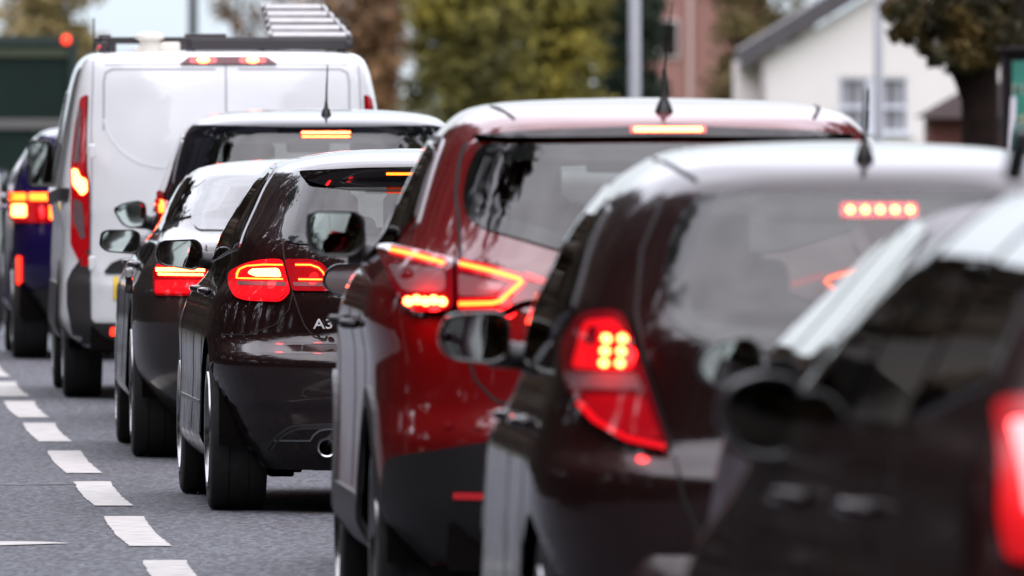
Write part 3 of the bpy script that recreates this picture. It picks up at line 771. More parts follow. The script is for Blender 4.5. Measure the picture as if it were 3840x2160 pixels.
        B.patch('reflector', 'rear', rpoly(q([(-.64, .485), (-.55, .485), (-.55, .505), (-.64, .505)]), .008), M['lens'], root, off=.018)
        for k in range(2): B.patch('parking_sensor', 'rear', circ(-sg*(.66-.08*k), .70, .012), p, root, off=.004)
        B.line('roof_ditch', 'rear', q([(-.49, 1.635), (-.47, 1.622), (-.445, 1.60)]), .008, M['seam'], root, off=.003)
    B.patch('glow_halo_strip', 'rear', rpoly([(-.112, 1.541), (.112, 1.541), (.112, 1.562), (-.112, 1.562)], .004), M['lens_lit'], root, off=.0285, depth=.02)
    B.bulb(root, -.70, 1.05, .10, 2.2); B.bulb(root, .70, 1.05, .10, 2.2); B.bulb(root, -.5, 1.05, .10, 1.3)
    B.patch('high_brake_light', 'rear', rpoly([(-.10, 1.546), (.10, 1.546), (.10, 1.557), (-.10, 1.557)], .004), M['led'], root, off=.03, depth=.02)
    B.patch('roof_spoiler', 'rear', rpoly([(-.56, 1.535), (-.40, 1.549), (0, 1.568), (.40, 1.549), (.56, 1.535), (.45, 1.530), (0, 1.535), (-.45, 1.530)], .01), M['gloss_black'], root, off=.026, res=.02)
    B.patch('number_plate', 'rear', [(-.26, .80), (.26, .80), (.26, .91), (-.26, .91)], M['plate'], root, off=.006)
    MB().tube([(-.05, .40, 1.23), (.12, .34, 1.29), (.32, .29, 1.30)], .008).build('rear_wiper', M['plastic'], root)
    underbody(root, .66, .15, 4.1, .26, .16); liners(root, wy, .35, Ra, .86)
    wheels(root, .35, .225, wy, .852, M['rim'])
    door_mirror(root, rpoly([(-.978, 1.24), (-.972, 1.298), (-.95, 1.310), (-.82, 1.308), (-.795, 1.285), (-.79, 1.20), (-.83, 1.163), (-.935, 1.165), (-.965, 1.185)], .03), 2.85, B, M['plastic'], arm_z=1.17)
    a = MB().lathe([(.034, -.03), (.032, 0), (.02, .03), (.008, .055), (.007, .13), (.0065, .135)], (.0, .60, 1.612), 'z', 20)
    a.tube([(0, .6, 1.73), (.01, .57, 1.86), (.022, .54, 1.95)], [.004, .003, .002], 8); a.build('roof_antenna', M['plastic'], root, smooth=True)
car_red()

# ------------------------------------------------------------------ dark small hatch with tall lights
def car_jazz():
    root = veh('small_car', .902, 41.8, .05, 'dark small car with five glowing dots in its rear window and a stubby aerial')
    rows = [(.22, .12, .80, .62, 3.7), (.32, .06, .84, .70, 3.85), (.457, .02, .862, .79, 3.9), (.60, .0, .87, .82, 3.9), (.752, .0, .868, .83, 3.85), (.765, .012, .866, .83, 3.82), (.805, .075, .86, .825, 3.7), (.83, .082, .85, .82, 3.6), (.905, .092, .822, .805, 3.3),
            (1.007, .105, .778, .785, 3.1), (1.08, .122, .758, .768, 3.0), (1.15, .17, .74, .748, 2.9), (1.211, .205, .715, .72, 2.8), (1.313, .27, .675, .68, 2.6), (1.40, .32, .625, .63, 2.4), (1.44, .345, .592, .595, 2.3), (1.47, .38, .562, .565, 2.22), (1.50, .44, .52, .525, 2.12), (1.525, .58, .475, .48, 2.0), (1.545, .85, .40, .40, 1.9), (1.557, 1.1, .28, .28, 1.8), (1.564, 1.35, .05, .05, 1.6)]
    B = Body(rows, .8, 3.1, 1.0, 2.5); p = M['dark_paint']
    wins = [rpoly([(.62, 1.15), (.85, 1.40), (.95, 1.41), (.95, 1.08)], .03), rpoly([(1.0, 1.07), (1.0, 1.42), (1.68, 1.45), (1.70, 1.0)], .03), rpoly([(1.76, .99), (1.75, 1.45), (2.05, 1.43), (3.0, .98)], .03)]
    rw = [(-.42, 1.437), (-.475, 1.36), (-.50, 1.28), (-.505, 1.20), (-.49, 1.11), (-.42, 1.075), (-.25, 1.052), (0, 1.045)]; rear = rpoly(rw+[(-x, z) for x, z in rw[::-1][1:]], .05)
    front = rpoly([(-.54, 1.44), (.54, 1.44), (.68, 1.02), (-.68, 1.02)], .05)
    wy = (.70, 3.2); Ra = .345
    B.build('body', p, root, windows(B, root, wins, None, front, rear), [(y, .30) for y in wy], Ra)
    glaze(B, root, wins, M['glass_side'], front, rear, M['glass'], rw=.05)
    cabin(root, 1.1, 3.1, .68, 1.02, 1.48, light=True, rearheads=2)
    st = B.patch('high_brake_light', 'rear', rpoly([(-.075, 1.378), (.115, 1.378), (.115, 1.414), (-.075, 1.414)], .008), M['lens_lit'], root, off=.008)
    for k in range(5): B.patch('brake_lamp', 'rear', circ(-.052+.037*k, 1.396, .0085), M['led'], st, off=.011)
    for sg in (1, -1):
        q = (lambda P: P) if sg > 0 else mirx; sd = 'left' if sg > 0 else 'right'
        l = B.patch('tail_light', 'rear', rpoly(q([(-.70, 1.14), (-.61, 1.15), (-.578, 1.06), (-.561, 1.009), (-.503, .805), (-.591, .818), (-.69, .882), (-.735, .97), (-.745, 1.06)]), .03), M['lens_dim'], root, off=.015, res=.025)
        for i in range(2):
            for k in range(3): B.patch('brake_lamp', 'rear', circ(-sg*(.641-.036*i+.003*k), 1.078-.029*k, .0095), M['led'], l, off=.019)
        B.patch('reversing_lamp', 'rear', rpoly(q([(-.735, .995), (-.572, .995), (-.562, .955), (-.722, .955)]), .01), M['lens_clear'], l, off=.019)
        B.patch('glow_halo_patch', 'rear', rpoly(q([(-.69, 1.12), (-.62, 1.125), (-.59, 1.06), (-.575, 1.005), (-.72, 1.005)]), .02), M['lens_lit'], l, off=.0165)
        B.patch('light_lower', 'rear', rpoly(q([(-.70, .94), (-.556, .94), (-.52, .83), (-.59, .84), (-.67, .89)]), .02), M['lens'], l, off=.018)
        B.line('light_rim', 'rear', q([(-.705, .92), (-.67, .878), (-.60, .835), (-.515, .815)]), .014, M['lens_lit'], l, off=.020)
        B.line('hatch_seam', 'rear', q([(-.50, 1.43), (-.56, 1.30), (-.58, 1.15), (-.56, 1.0), (-.50, .80), (-.48, .70), (-.44, .60), (-.36, .53), (0, .52)]), .008, M['seam'], root)
        for y0 in (1.0, 1.73, 2.9): B.line('door_seam', sd, [(y0, .32), (y0, .98)], .008, M['seam'], root)
        for y0 in (1.15, 1.95):
            P0 = B.P(sd, y0, .86); MB().tube([P0+Vector((-.005*sg, 0, 0)), P0+Vector((-.04*sg, .03, 0)), P0+Vector((-.04*sg, .17, 0)), P0+Vector((-.005*sg, .2, 0))], .013, 8).build('door_handle', p, root, smooth=True)
        B.line('roof_ditch', 'rear', q([(-.49, 1.52), (-.46, 1.50), (-.42, 1.47)]), .010, M['seam'], root, off=.003)
    B.bulb(root, -.625, 1.05, .09, 2.2); B.bulb(root, .625, 1.05, .09, 2.2)
    B.patch('bumper_step', 'rear', rpoly([(-.60, .505), (-.56, .555), (.56, .555), (.60, .505)], .02), p, root, off=lambda u, v: .045-.8*(v-.505), res=.02)
    B.patch('number_plate', 'rear', [(-.10, .60), (.42, .60), (.42, .71), (-.10, .71)], M['plate'], root, off=.006)
    MB().tube([(-.20, .14, 1.075), (-.05, .13, 1.085)], .016).tube([(-.17, .12, 1.08), (.10, .13, 1.10), (.28, .15, 1.11)], .008).build('rear_wiper', M['plastic'], root)
    underbody(root, .58, .15, 3.6, .20, .14); liners(root, wy, .30, Ra, .80)
    wheels(root, .30, .19, wy, .800, M['rim'])
    door_mirror(root, rpoly([(-.965, 1.06), (-.94, 1.112), (-.80, 1.118), (-.776, 1.09), (-.778, 1.0), (-.82, .978), (-.93, .99), (-.96, 1.02)], .04), 2.6, B, p, arm_z=1.0)
    a = MB().lathe([(.02, -.03), (.022, 0), (.024, .02), (.015, .05), (.007, .065)], (.0, .55, 1.505), 'z', 20)
    a.tube([(0, .55, 1.565), (.003, .52, 1.70)], [.0075, .006], 8); a.build('roof_antenna', M['plastic'], root, smooth=True)
car_jazz()

# ------------------------------------------------------------------ the rest of the queue: one shape family, own proportions
def hatch(name, X, Y, slope, label, pm, rows, light, glass, mirror, ax=.75, wb=2.6, r=.32, cab=None, hi=None, ant=None, mframe=None, mface='mirror', side_glass='glass_side', C=.8, sedan=None, winz=None, lights=None, my=2.65, extra=None, Cf=1.0, qw=(-.05, .22, 1.42, 2.2), lensm='lens', glow=1.5):
    root = veh(name, X, Y, slope, label); B = Body(rows, C, 3.1, Cf, 2.5)
    zb0, zb1, zt = winz
    wins = [rpoly([(ax+qw[0], zb0+.08), (ax+qw[1], zt-.04), (ax+.32, zt-.03), (ax+.33, zb0)], .03), rpoly([(ax+.38, zb0-.01), (ax+.38, zt-.02), (ax+1.05, zt), (ax+1.07, zb1+.02)], .03), rpoly([(ax+1.13, zb1+.015), (ax+1.12, zt), (ax+qw[2], zt-.02), (ax+qw[3], zb1)], .03)]
    rear = rpoly(glass+[(-x, z) for x, z in glass[::-1] if abs(x) > 1e-6], .045)
    zf = zt; wt = B.fW(zt)-.05; wbn = B.fW(zb1+.03)-.06
    front = rpoly([(-wt, zf), (wt, zf), (wbn, zb1+.04), (-wbn, zb1+.04)], .05)
    wy = (ax, ax+wb); Ra = r+.045
    B.build('body', pm, root, windows(B, root, wins, None, front, rear), [(y, r) for y in wy], Ra, dz=.03)
    glaze(B, root, wins, M[side_glass], front, rear, M['glass'], rw=.05)
    hwid = B.fW(.9)-.16
    cabin(root, ax+.45+(.35 if sedan else 0), ax+2.35, hwid, zb1+.02, zt+.03, rearheads=2)
    for sg in (1, -1):
        q = (lambda P: P) if sg > 0 else mirx; sd = 'left' if sg > 0 else 'right'
        l = B.patch('tail_light', 'rear', rpoly(q(light), .025), M[lensm], root, off=.010, res=.03)
        for kind, shape, pts, mm in (lights or []):
            if kind == 'dot': B.patch('brake_lamp', 'rear', circ(-sg*abs(pts[0]), pts[1], pts[2]), M[mm], l, off=.014)
            elif kind == 'poly': B.patch(shape, 'rear', rpoly(q(pts), .012), M[mm], l, off=.014, res=.03)
            else: B.line('light_bar', 'rear', q(pts), shape, M[mm], l, off=.015)
        for y0 in (ax+.34, ax+1.10, ax+2.2): B.line('door_seam', sd, [(y0, .34), (y0, zb1-.02)], .008, M['seam'], root)
        for y0 in (ax+.5, ax+1.35):
            P0 = B.P(sd, y0, zb1-.12); MB().tube([P0+Vector((-.005*sg, 0, 0)), P0+Vector((-.04*sg, .03, 0)), P0+Vector((-.04*sg, .18, 0)), P0+Vector((-.005*sg, .21, 0))], .013, 8).build('door_handle', pm, root, smooth=True)
    if hi:
        hb = B.patch('high_brake_light', 'rear', rpoly([(hi[0], hi[2]), (hi[1], hi[2]), (hi[1], hi[3]), (hi[0], hi[3])], .005), M['lens_lit'], root, off=hi[4], depth=.02)
        B.patch('brake_lamp', 'rear', rpoly([(hi[0]+.008, hi[2]+.012), (hi[1]-.008, hi[2]+.012), (hi[1]-.008, hi[3]-.005), (hi[0]+.008, hi[3]-.005)], .005), M['led'], hb, off=hi[4]+.002, depth=.0)
    B.patch('number_plate', 'rear', [(-.26, .72), (.26, .72), (.26, .83), (-.26, .83)], M['plate'], root, off=.006)
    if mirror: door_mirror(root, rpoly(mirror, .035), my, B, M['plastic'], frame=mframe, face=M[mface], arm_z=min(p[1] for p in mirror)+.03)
    if ant: whip(root, *ant)
    zb = rows[0][0]; hw = rows[0][3]
    underbody(root, hw-.04, .15, rows[0][4]-.1, zb-.01, .14); liners(root, wy, r, Ra, B.fW(.5)-.02)
    wheels(root, r, .215, wy, B.fW(.5)-.012, M['rim'])
    cx = sum(p[0] for p in light)/len(light); cz = sum(p[1] for p in light)/len(light)
    for sg in (1, -1): B.bulb(root, sg*cx*.98, cz, .12, glow)
    if extra: extra(B, root)
    return root, B

def std_rows(W, zs, zt, L=4.2, tops=None, belt=.95):
    return None

# grey saloon
rows = [(.20, .12, .82, .66, 4.5), (.30, .06, .87, .76, 4.62), (.45, .02, .90, .85, 4.66), (.62, .0, .912, .87, 4.66), (.752, .01, .91, .875, 4.6), (.80, .02, .885, .865, 4.5), (.85, .03, .865, .85, 4.3), (.925, .05, .81, .81, 3.9), (.965, .09, .78, .79, 3.6), (.99, .30, .75, .77, 3.45),
        (1.005, .62, .735, .74, 3.35), (1.043, .72, .705, .705, 3.2), (1.152, .98, .65, .65, 2.9), (1.22, 1.15, .61, .61, 2.75), (1.262, 1.28, .575, .58, 2.65), (1.288, 1.42, .54, .55, 2.55), (1.305, 1.55, .49, .50, 2.5), (1.32, 1.75, .40, .40, 2.45), (1.332, 2.0, .22, .22, 2.3), (1.336, 2.1, .05, .05, 2.2)]
def grey_extra(B, root):
    B.line('boot_seam', 'rear', [(-.55, .96), (-.55, .70), (-.50, .62), (.50, .62), (.55, .70), (.55, .96)], .006, M['seam'], root)
    MB().lathe([(.055, -.02), (.06, .005), (.055, .01), (.01, .01)], (-.885, .30, .80), 'x', 20).build('fuel_flap', M['gloss_black'], root)
hatch('saloon_car', -.805, 75.9, .047, 'dark grey-brown saloon directly in front of the sharp black hatchback', M['grey_paint'], rows,
      [(-.775, .855), (-.545, .868), (-.545, .735), (-.775, .735)],
      [(-.50, 1.262), (-.572, 1.224), (-.588, 1.126), (-.590, 1.05), (-.565, 1.02), (0, 1.015)],
      [(-.965, .93), (-.955, .99), (-.93, 1.004), (-.80, 1.004), (-.772, .985), (-.775, .91), (-.80, .89), (-.93, .90)], ax=1.0, wb=2.80, r=.335, sedan=True, winz=(1.02, .98, 1.26), my=2.95,
      lights=[('line', .020, [(-.758, .845), (-.555, .848)], 'led'), ('line', .012, [(-.750, .826), (-.560, .826)], 'led'), ('poly', 'light_lower', [(-.765, .80), (-.55, .80), (-.55, .745), (-.765, .745)], 'lens_lit')], extra=grey_extra)

# navy tall hatch with aerial
rows = [(.22, .12, .82, .64, 4.1), (.32, .06, .86, .74, 4.2), (.45, .02, .885, .82, 4.24), (.65, .0, .895, .85, 4.24), (.70, .03, .894, .85, 4.2), (.90, .07, .86, .84, 3.7), (.98, .10, .82, .815, 3.4), (1.055, .13, .795, .80, 3.2), (1.171, .18, .745, .75, 3.0), (1.30, .25, .705, .71, 2.75), (1.40, .30, .67, .675, 2.55), (1.435, .32, .655, .66, 2.45),
        (1.462, .27, .635, .64, 2.4), (1.485, .31, .61, .615, 2.3), (1.505, .40, .58, .58, 2.2), (1.52, .55, .53, .54, 2.1), (1.535, .85, .42, .42, 2.0), (1.545, 1.2, .25, .25, 1.9), (1.549, 1.4, .05, .05, 1.7)]
hatch('tall_hatchback', -.905, 83.0, .045, 'tall navy hatchback with a wide roof brake light, in front of the white van door', M['navy_paint'], rows,
      [(-.79, 1.14), (-.762, 1.145), (-.755, .99), (-.79, .97)],
      [(-.52, 1.43), (-.57, 1.30), (-.59, 1.18), (-.57, 1.12), (-.52, 1.10), (0, 1.08)],
      [(-.985, 1.045), (-.93, 1.075), (-.85, 1.088), (-.815, 1.07), (-.812, .99), (-.83, .955), (-.90, .945), (-.94, .97)], ax=.72, wb=2.55, r=.32, winz=(1.10, 1.02, 1.43), hi=(-.115, .135, 1.413, 1.446, .03), my=2.5,
      lights=[('line', .018, [(-.775, 1.10), (-.775, 1.04)], 'led_mid')], ant=(.02, .55, 1.515, 1.765, .005))

# hidden small hatch (only its mirror pokes out)
rows = [(.20, .10, .80, .62, 3.9), (.32, .05, .84, .72, 4.0), (.50, .0, .86, .80, 4.05), (.65, .0, .865, .82, 4.0), (.85, .07, .83, .81, 3.6), (.95, .10, .78, .78, 3.3), (1.05, .15, .74, .74, 3.05), (1.2, .26, .67, .67, 2.75), (1.33, .36, .60, .60, 2.45), (1.365, .42, .56, .56, 2.3), (1.39, .55, .48, .48, 2.2), (1.405, .8, .34, .34, 2.1), (1.415, 1.1, .05, .05, 1.9)]
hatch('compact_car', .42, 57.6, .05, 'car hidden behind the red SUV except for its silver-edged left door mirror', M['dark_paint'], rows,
      [(-.74, 1.0), (-.60, 1.0), (-.60, .85), (-.74, .85)], [(-.46, 1.34), (-.53, 1.20), (-.56, 1.12), (-.52, 1.05), (0, 1.03)],
      [(-.965, 1.00), (-.950, 1.04), (-.915, 1.062), (-.80, 1.06), (-.79, .98), (-.84, .95), (-.91, .95), (-.95, .97)], ax=.72, wb=2.48, r=.30, winz=(1.05, .98, 1.33), my=2.5, mface='mirror_dark_reflection')

# plum car
rows = [(.20, .10, .86, .66, 4.1), (.32, .05, .90, .76, 4.2), (.50, .0, .925, .85, 4.25), (.66, .0, .935, .87, 4.25), (.70, .03, .935, .87, 4.2), (.90, .08, .925, .87, 3.8), (1.0, .12, .875, .84, 3.45), (1.12, .18, .812, .79, 3.2), (1.23, .25, .72, .715, 2.95), (1.33, .32, .635, .635, 2.7), (1.41, .39, .555, .56, 2.45), (1.44, .46, .49, .49, 2.3), (1.46, .62, .40, .40, 2.2), (1.472, .9, .28, .28, 2.1), (1.48, 1.2, .05, .05, 1.9)]
hatch('family_car', 1.51, 35.0, .05, 'plum car squeezed between the small dark car and the nearest black car', M['plum_paint'], rows,
      [(-.86, 1.02), (-.66, 1.04), (-.64, .86), (-.84, .84)], [(-.48, 1.40), (-.56, 1.25), (-.62, 1.12), (-.58, 1.05), (0, 1.02)],
      [(-.982, 1.09), (-.96, 1.14), (-.86, 1.163), (-.83, 1.13), (-.835, 1.06), (-.88, 1.044), (-.95, 1.05)], ax=.8, wb=2.62, r=.32, winz=(1.10, 1.06, 1.42), my=2.55, Cf=.6, qw=(-.05, .22, 1.6, 2.35),
      lights=[('poly', 'brake_lamp', [(-.82, .99), (-.72, 1.0), (-.71, .92), (-.81, .91)], 'led_mid')])

# nearest black car
rows = [(.22, .10, .86, .68, 4.3), (.34, .05, .955, .78, 4.4), (.50, .0, .953, .86, 4.44), (.70, .0, .945, .88, 4.4), (.85, .05, .930, .885, 4.2), (.985, .08, .897, .88, 3.7), (1.08, .12, .86, .855, 3.4), (1.126, .15, .835, .83, 3.25), (1.176, .19, .812, .81, 3.15), (1.304, .29, .75, .75, 2.85), (1.41, .37, .68, .68, 2.6), (1.474, .42, .612, .62, 2.45), (1.52, .47, .55, .56, 2.35), (1.555, .55, .48, .49, 2.25), (1.58, .75, .40, .40, 2.15), (1.60, 1.05, .26, .26, 2.05), (1.61, 1.3, .05, .05, 1.9)]
def blk_extra(B, root):
    for sd in ('left', 'right'):
        sg = -1 if sd == 'left' else 1
        B.line('window_trim', sd, [(.85, 1.50), (1.3, 1.525), (2.3, 1.52), (2.65, 1.47), (3.35, 1.09)], .016, M['satin'], root, off=.006)
        MB().tube([(sg*.50, .75, 1.54), (sg*.50, .8, 1.61), (sg*.50, 2.1, 1.63), (sg*.50, 2.2, 1.56)], .02, 10).build('roof_rail', M['plastic'], root, smooth=True)
hatch('estate_car', 1.66, 28.5, .12, 'nearest black car, badly out of focus, with a pale line along its window edge', M['near_black_paint'], rows,
      [(-.80, 1.19), (-.69, 1.20), (-.65, .94), (-.81, .92), (-.82, 1.0)], [(-.50, 1.45), (-.62, 1.30), (-.68, 1.20), (-.66, 1.14), (0, 1.10)],
      [(-.985, 1.12), (-.965, 1.175), (-.90, 1.20), (-.84, 1.19), (-.815, 1.14), (-.83, 1.06), (-.88, 1.037), (-.95, 1.05)], ax=.85, wb=2.68, r=.33, winz=(1.14, 1.10, 1.53), my=2.6,
      lights=[('poly', 'brake_lamp', [(-.785, 1.15), (-.715, 1.155), (-.70, 1.01), (-.775, 1.0)], 'led_rose')], C=.30, Cf=.6, qw=(-.34, -.16, 1.75, 2.45), lensm='lens_deep', glow=6.0, extra=blk_extra)

# violet-blue hatch ahead of the van and a silver one ahead of it
rows = [(.20, .10, .82, .68, 3.8), (.32, .05, .87, .78, 3.95), (.50, .0, .91, .88, 4.0), (.70, .0, .93, .905, 3.95), (.90, .06, .925, .905, 3.5), (1.0, .10, .90, .885, 3.3), (1.09, .15, .86, .86, 3.1), (1.2, .23, .80, .80, 2.85), (1.3, .30, .74, .74, 2.6), (1.345, .34, .71, .71, 2.45), (1.37, .40, .67, .67, 2.35), (1.39, .55, .58, .58, 2.2), (1.405, .8, .42, .42, 2.1), (1.412, 1.1, .05, .05, 1.9)]
hatch('blue_hatchback', -2.1, 102.2, .047, 'violet-blue hatchback at the left edge with square orange-red brake lights', M['blue_paint'], rows,
      [(-.895, 1.005), (-.64, 1.005), (-.64, .82), (-.885, .82)], [(-.60, 1.335), (-.66, 1.22), (-.68, 1.10), (-.64, 1.05), (0, 1.03)],
      None, ax=.72, wb=2.5, r=.31, winz=(1.06, 1.02, 1.33), side_glass='glass_dark',
      lights=[('poly', 'light_bar', [(-.885, .995), (-.795, .995), (-.795, .952), (-.885, .952)], 'led_mid'), ('poly', 'light_bar', [(-.775, .995), (-.66, .995), (-.66, .952), (-.775, .952)], 'led_mid'), ('poly', 'brake_lamp', [(-.872, .93), (-.795, .93), (-.795, .855), (-.872, .855)], 'led'), ('poly', 'light_bar', [(-.66, .93), (-.645, .93), (-.645, .84), (-.66, .84)], 'led_mid')],
      extra=lambda B, root: [B.patch('reflector', 'rear', rpoly([(s*.850, .62), (s*.830, .62), (s*.830, .45), (s*.850, .45)], .006), M['led_soft'], root, off=.012) for s in (-1, 1)]+[B.patch('rear_bumper', 'rear', rpoly([(-.76, .24), (-.81, .40), (-.60, .46), (.60, .46), (.81, .40), (.76, .24)], .04), M['plastic'], root, off=.01)])
hatch('silver_hatchback', -4.22, 112.0, .05, 'pale silver car glimpsed at the far left edge below the green lorry', M['silver_paint'], rows,
      [(-.86, .99), (-.64, .99), (-.64, .84), (-.86, .84)], [(-.60, 1.335), (-.66, 1.22), (-.68, 1.10), (-.64, 1.05), (0, 1.03)],
      [(-.985, 1.045), (-.93, 1.075), (-.85, 1.088), (-.815, 1.07), (-.812, .99), (-.83, .955), (-.90, .945), (-.94, .97)], ax=.72, wb=2.5, r=.31, winz=(1.06, 1.02, 1.33))

# ------------------------------------------------------------------ white van
def van():
    root = veh('white_van', -1.499, 90.0, .047, 'white panel van with grey bumper, tall narrow tail lights and a black roof rack', 'van')
    rows = [(.27, .06, .82, .74, 4.1), (.33, .02, .87, .82, 4.3), (.42, .0, .90, .87, 4.4), (.60, .0, .908, .885, 4.4), (.66, .02, .908, .885, 4.36), (.77, .03, .906, .88, 4.3), (1.0, .035, .898, .872, 3.95), (1.095, .04, .89, .868, 3.7), (1.2, .045, .876, .855, 3.45), (1.371, .06, .847, .83, 3.2),
            (1.55, .085, .815, .803, 3.02), (1.646, .10, .795, .785, 2.92), (1.73, .118, .772, .765, 2.82), (1.785, .14, .745, .742, 2.74), (1.815, .17, .71, .71, 2.66), (1.832, .24, .66, .67, 2.55), (1.843, .50, .52, .53, 2.4), (1.850, .9, .32, .32, 2.2), (1.853, 1.2, .05, .05, 1.9)]
    B = Body(rows, .42, 2.8, .9, 2.5); p = M['white_paint']
    wins = [rpoly([(2.05, 1.13), (2.08, 1.62), (2.40, 1.62), (3.1, 1.12)], .04)]
    front = rpoly([(-.66, 1.72), (.66, 1.72), (.78, 1.18), (-.78, 1.18)], .05)
    wy = (.80, 3.46); Ra = .37
    B.build('body', p, root, windows(B, root, wins, None, front, None), [(y, .325) for y in wy], Ra)
    glaze(B, root, wins, M['glass_side'], front, None, None)
    for x in (-.35, .35): MB().box((x, 2.35, 1.02), (.5, .16, .75), bev=.05).box((x, 2.55, .70), (.5, .5, .16), bev=.05).build('front_seat', M['seat'], root, smooth=True)
    MB().box((0, 3.1, 1.05), (1.5, .4, .25), bev=.06).build('dashboard', M['trim'], root, smooth=True)
    MB().box((0, 2.1, 1.05), (1.5, .03, 1.35)).build('bulkhead', M['trim'], root)
    gm = mat('drawn_groove_shading', (.36, .36, .39), .5)  # grey that draws the shading of the pressed door panels
    B.patch('rear_bumper', 'rear', rpoly([(-.80, .30), (-.835, .50), (-.835, .62), (-.81, .68), (-.722, .80), (-.718, .43), (-.70, .405), (.70, .405), (.718, .43), (.722, .80), (.81, .68), (.835, .62), (.835, .50), (.80, .30)], .015), M['grey_plastic'], root, off=.012)
    for sg in (1, -1):
        q = (lambda P: P) if sg > 0 else mirx; sd = 'left' if sg > 0 else 'right'
        l = B.patch('tail_light', 'rear', rpoly(q([(-.728, 1.61), (-.762, 1.59), (-.79, 1.44), (-.812, 1.25), (-.815, .82), (-.76, .70), (-.722, .705), (-.722, 1.12), (-.735, 1.21), (-.738, 1.35)]), .015), M['lens'], root, off=.012, res=.03)
        B.patch('lens_upper', 'rear', rpoly(q([(-.755, 1.55), (-.772, 1.52), (-.800, 1.25), (-.765, 1.25)]), .008), M['lens_clear'], l, off=.016)
        B.patch('brake_lamp', 'rear', rpoly(q([(-.803, 1.215), (-.780, 1.215), (-.768, 1.175), (-.735, 1.16), (-.730, 1.10), (-.757, 1.075), (-.80, 1.13)]), .012), M['led'], l, off=.016)
        B.patch('lens_middle', 'rear', rpoly(q([(-.80, 1.06), (-.755, 1.04), (-.738, .86), (-.76, .84), (-.80, .95)]), .01), M['lens_clear'], l, off=.016)
        B.line('door_groove', 'rear', q([(-.718, .43), (-.718, .80), (-.714, 1.2), (-.715, 1.45), (-.708, 1.60), (-.700, 1.79)]), .008, gm, root)
        B.line('door_groove', 'rear', q([(-.65, 1.42), (-.648, 1.68), (-.638, 1.725), (-.60, 1.744), (-.06, 1.744)]), .010, gm, root)
        B.line('door_groove', 'rear', q([(-.65, 1.48), (-.62, 1.39), (-.56, 1.31), (-.467, 1.249), (-.38, 1.229), (-.06, 1.226)]), .012, M['white_paint'], root, off=.002)
        B.line('door_groove', 'rear', q([(-.64, 1.768), (0, 1.772)]), .006, gm, root)
        for z in (1.31, .72): MB().box((-sg*.715, .045, z), (.035, .05, .075), bev=.01).build('door_hinge', p, root)
        B.patch('rub_strip', sd, rpoly([(.26, 1.05), (3.2, 1.00), (3.2, 1.06), (.26, 1.115)], .01), M['grey_plastic'], root, off=.012, res=.1)
        B.patch('sill_cladding', sd, rpoly([(1.2, .30), (3.05, .30), (3.05, .60), (1.2, .60)], .03), M['grey_plastic'], root, off=.012, res=.1)
        B.line('wheel_arch_trim', sd, [(.80+(Ra+.02)*math.cos(a), .325+(Ra+.02)*math.sin(a)) for a in [PI*k/24 for k in range(25)]], .05, M['grey_plastic'], root, off=.012)
        B.patch('reflector', 'rear', rpoly(q([(-.612, .345), (-.575, .345), (-.575, .385), (-.612, .385)]), .008), M['led_soft'], root, off=.02)
    B.line('door_split', 'rear', [(-.006, .43), (-.006, 1.80)], .010, gm, root)
    hb = B.patch('high_brake_light', 'rear', rpoly([(-.25, 1.766), (-.20, 1.803), (.21, 1.803), (.265, 1.766)], .008), mat('brake_housing', (.10, .01, .02), .2), root, off=.012, res=.03)
    for x in (-.125, .135):
        B.patch('lamp_halo_patch', 'rear', rpoly([(x-.07, 1.770), (x-.07, 1.799), (x+.07, 1.799), (x+.07, 1.770)], .012), M['lens_lit'], hb, off=.014)
        B.patch('brake_lamp', 'rear', [(x+.032*math.cos(t*PI/8), 1.7845+.013*math.sin(t*PI/8)) for t in range(16)], M['led'], hb, off=.017)
    B.patch('door_handle_panel', 'rear', rpoly([(-.65, .668), (-.61, .72), (-.56, .742), (-.03, .742), (-.03, .668)], .015), M['plastic'], root, off=.014)
    B.patch('number_plate', 'rear', [(-.60, .53), (-.08, .53), (-.08, .645), (-.60, .645)], M['plate'], root, off=.008)
    # roof rack with beacon
    m = MB()
    for y in (.55, 1.35, 2.2):
        m.box((.01, y, 1.897), (1.34, .06, .035), bev=.008)
    for sx in (-.64, .66): m.box((sx, 1.4, 1.875), (.035, 1.9, .03), bev=.008)
    m.box((.25, .50, 1.875), (.86, .04, .055), bev=.006)
    for sx in (-.60, -.18, .20, .62):
        for y in (.55, 2.2): m.box((sx, y, 1.865), (.05, .06, .07), bev=.008)
    m.box((-.10, .6, 1.918), (.22, .12, .028), bev=.008).box((-.62, 1.2, 1.915), (.06, .3, .03), bev=.01)
    rk = m.build('roof_rack', M['black_metal'], root)
    MB().box((-.655, .50, 1.868), (.05, .03, .018), Matrix.Rotation(-.6, 3, 'Y'), bev=.006).build('marker_light', M['reflector'], rk)
    m = MB().lathe([(.001, .055), (.04, .052), (.068, .042), (.075, .03), (.075, .02), (.055, .012), (.055, -.06), (.001, -.06)], (-.40, .44, 1.885), 'z', 28)
    m.box((-.34, .44, 1.862), (.20, .06, .05), bev=.01).box((-.45, .44, 1.848), (.06, .05, .022), bev=.006); m.build('beacon', M['cream_plastic'], root, angle=40)
    MB().tube([(-.64, 2.9, 1.80), (-.645, 2.7, 2.02)], .004).build('antenna', M['plastic'], root)
    underbody(root, .72, .10, 4.2, .25, .15); liners(root, wy, .325, Ra, .86)
    wheels(root, .325, .205, wy, .852, M['satin'])
    door_mirror(root, rpoly([(-1.0, 1.10), (-1.0, 1.36), (-.86, 1.36), (-.86, 1.10)], .04), 3.0, B, M['plastic'], arm_z=1.14)
    # step ladder lying on the rack
    lad = veh('step_ladder', -1.499, 90.0, .047, 'aluminium step ladder with dark end caps lying on the roof rack of the white van', 'ladder'); del lad['group']
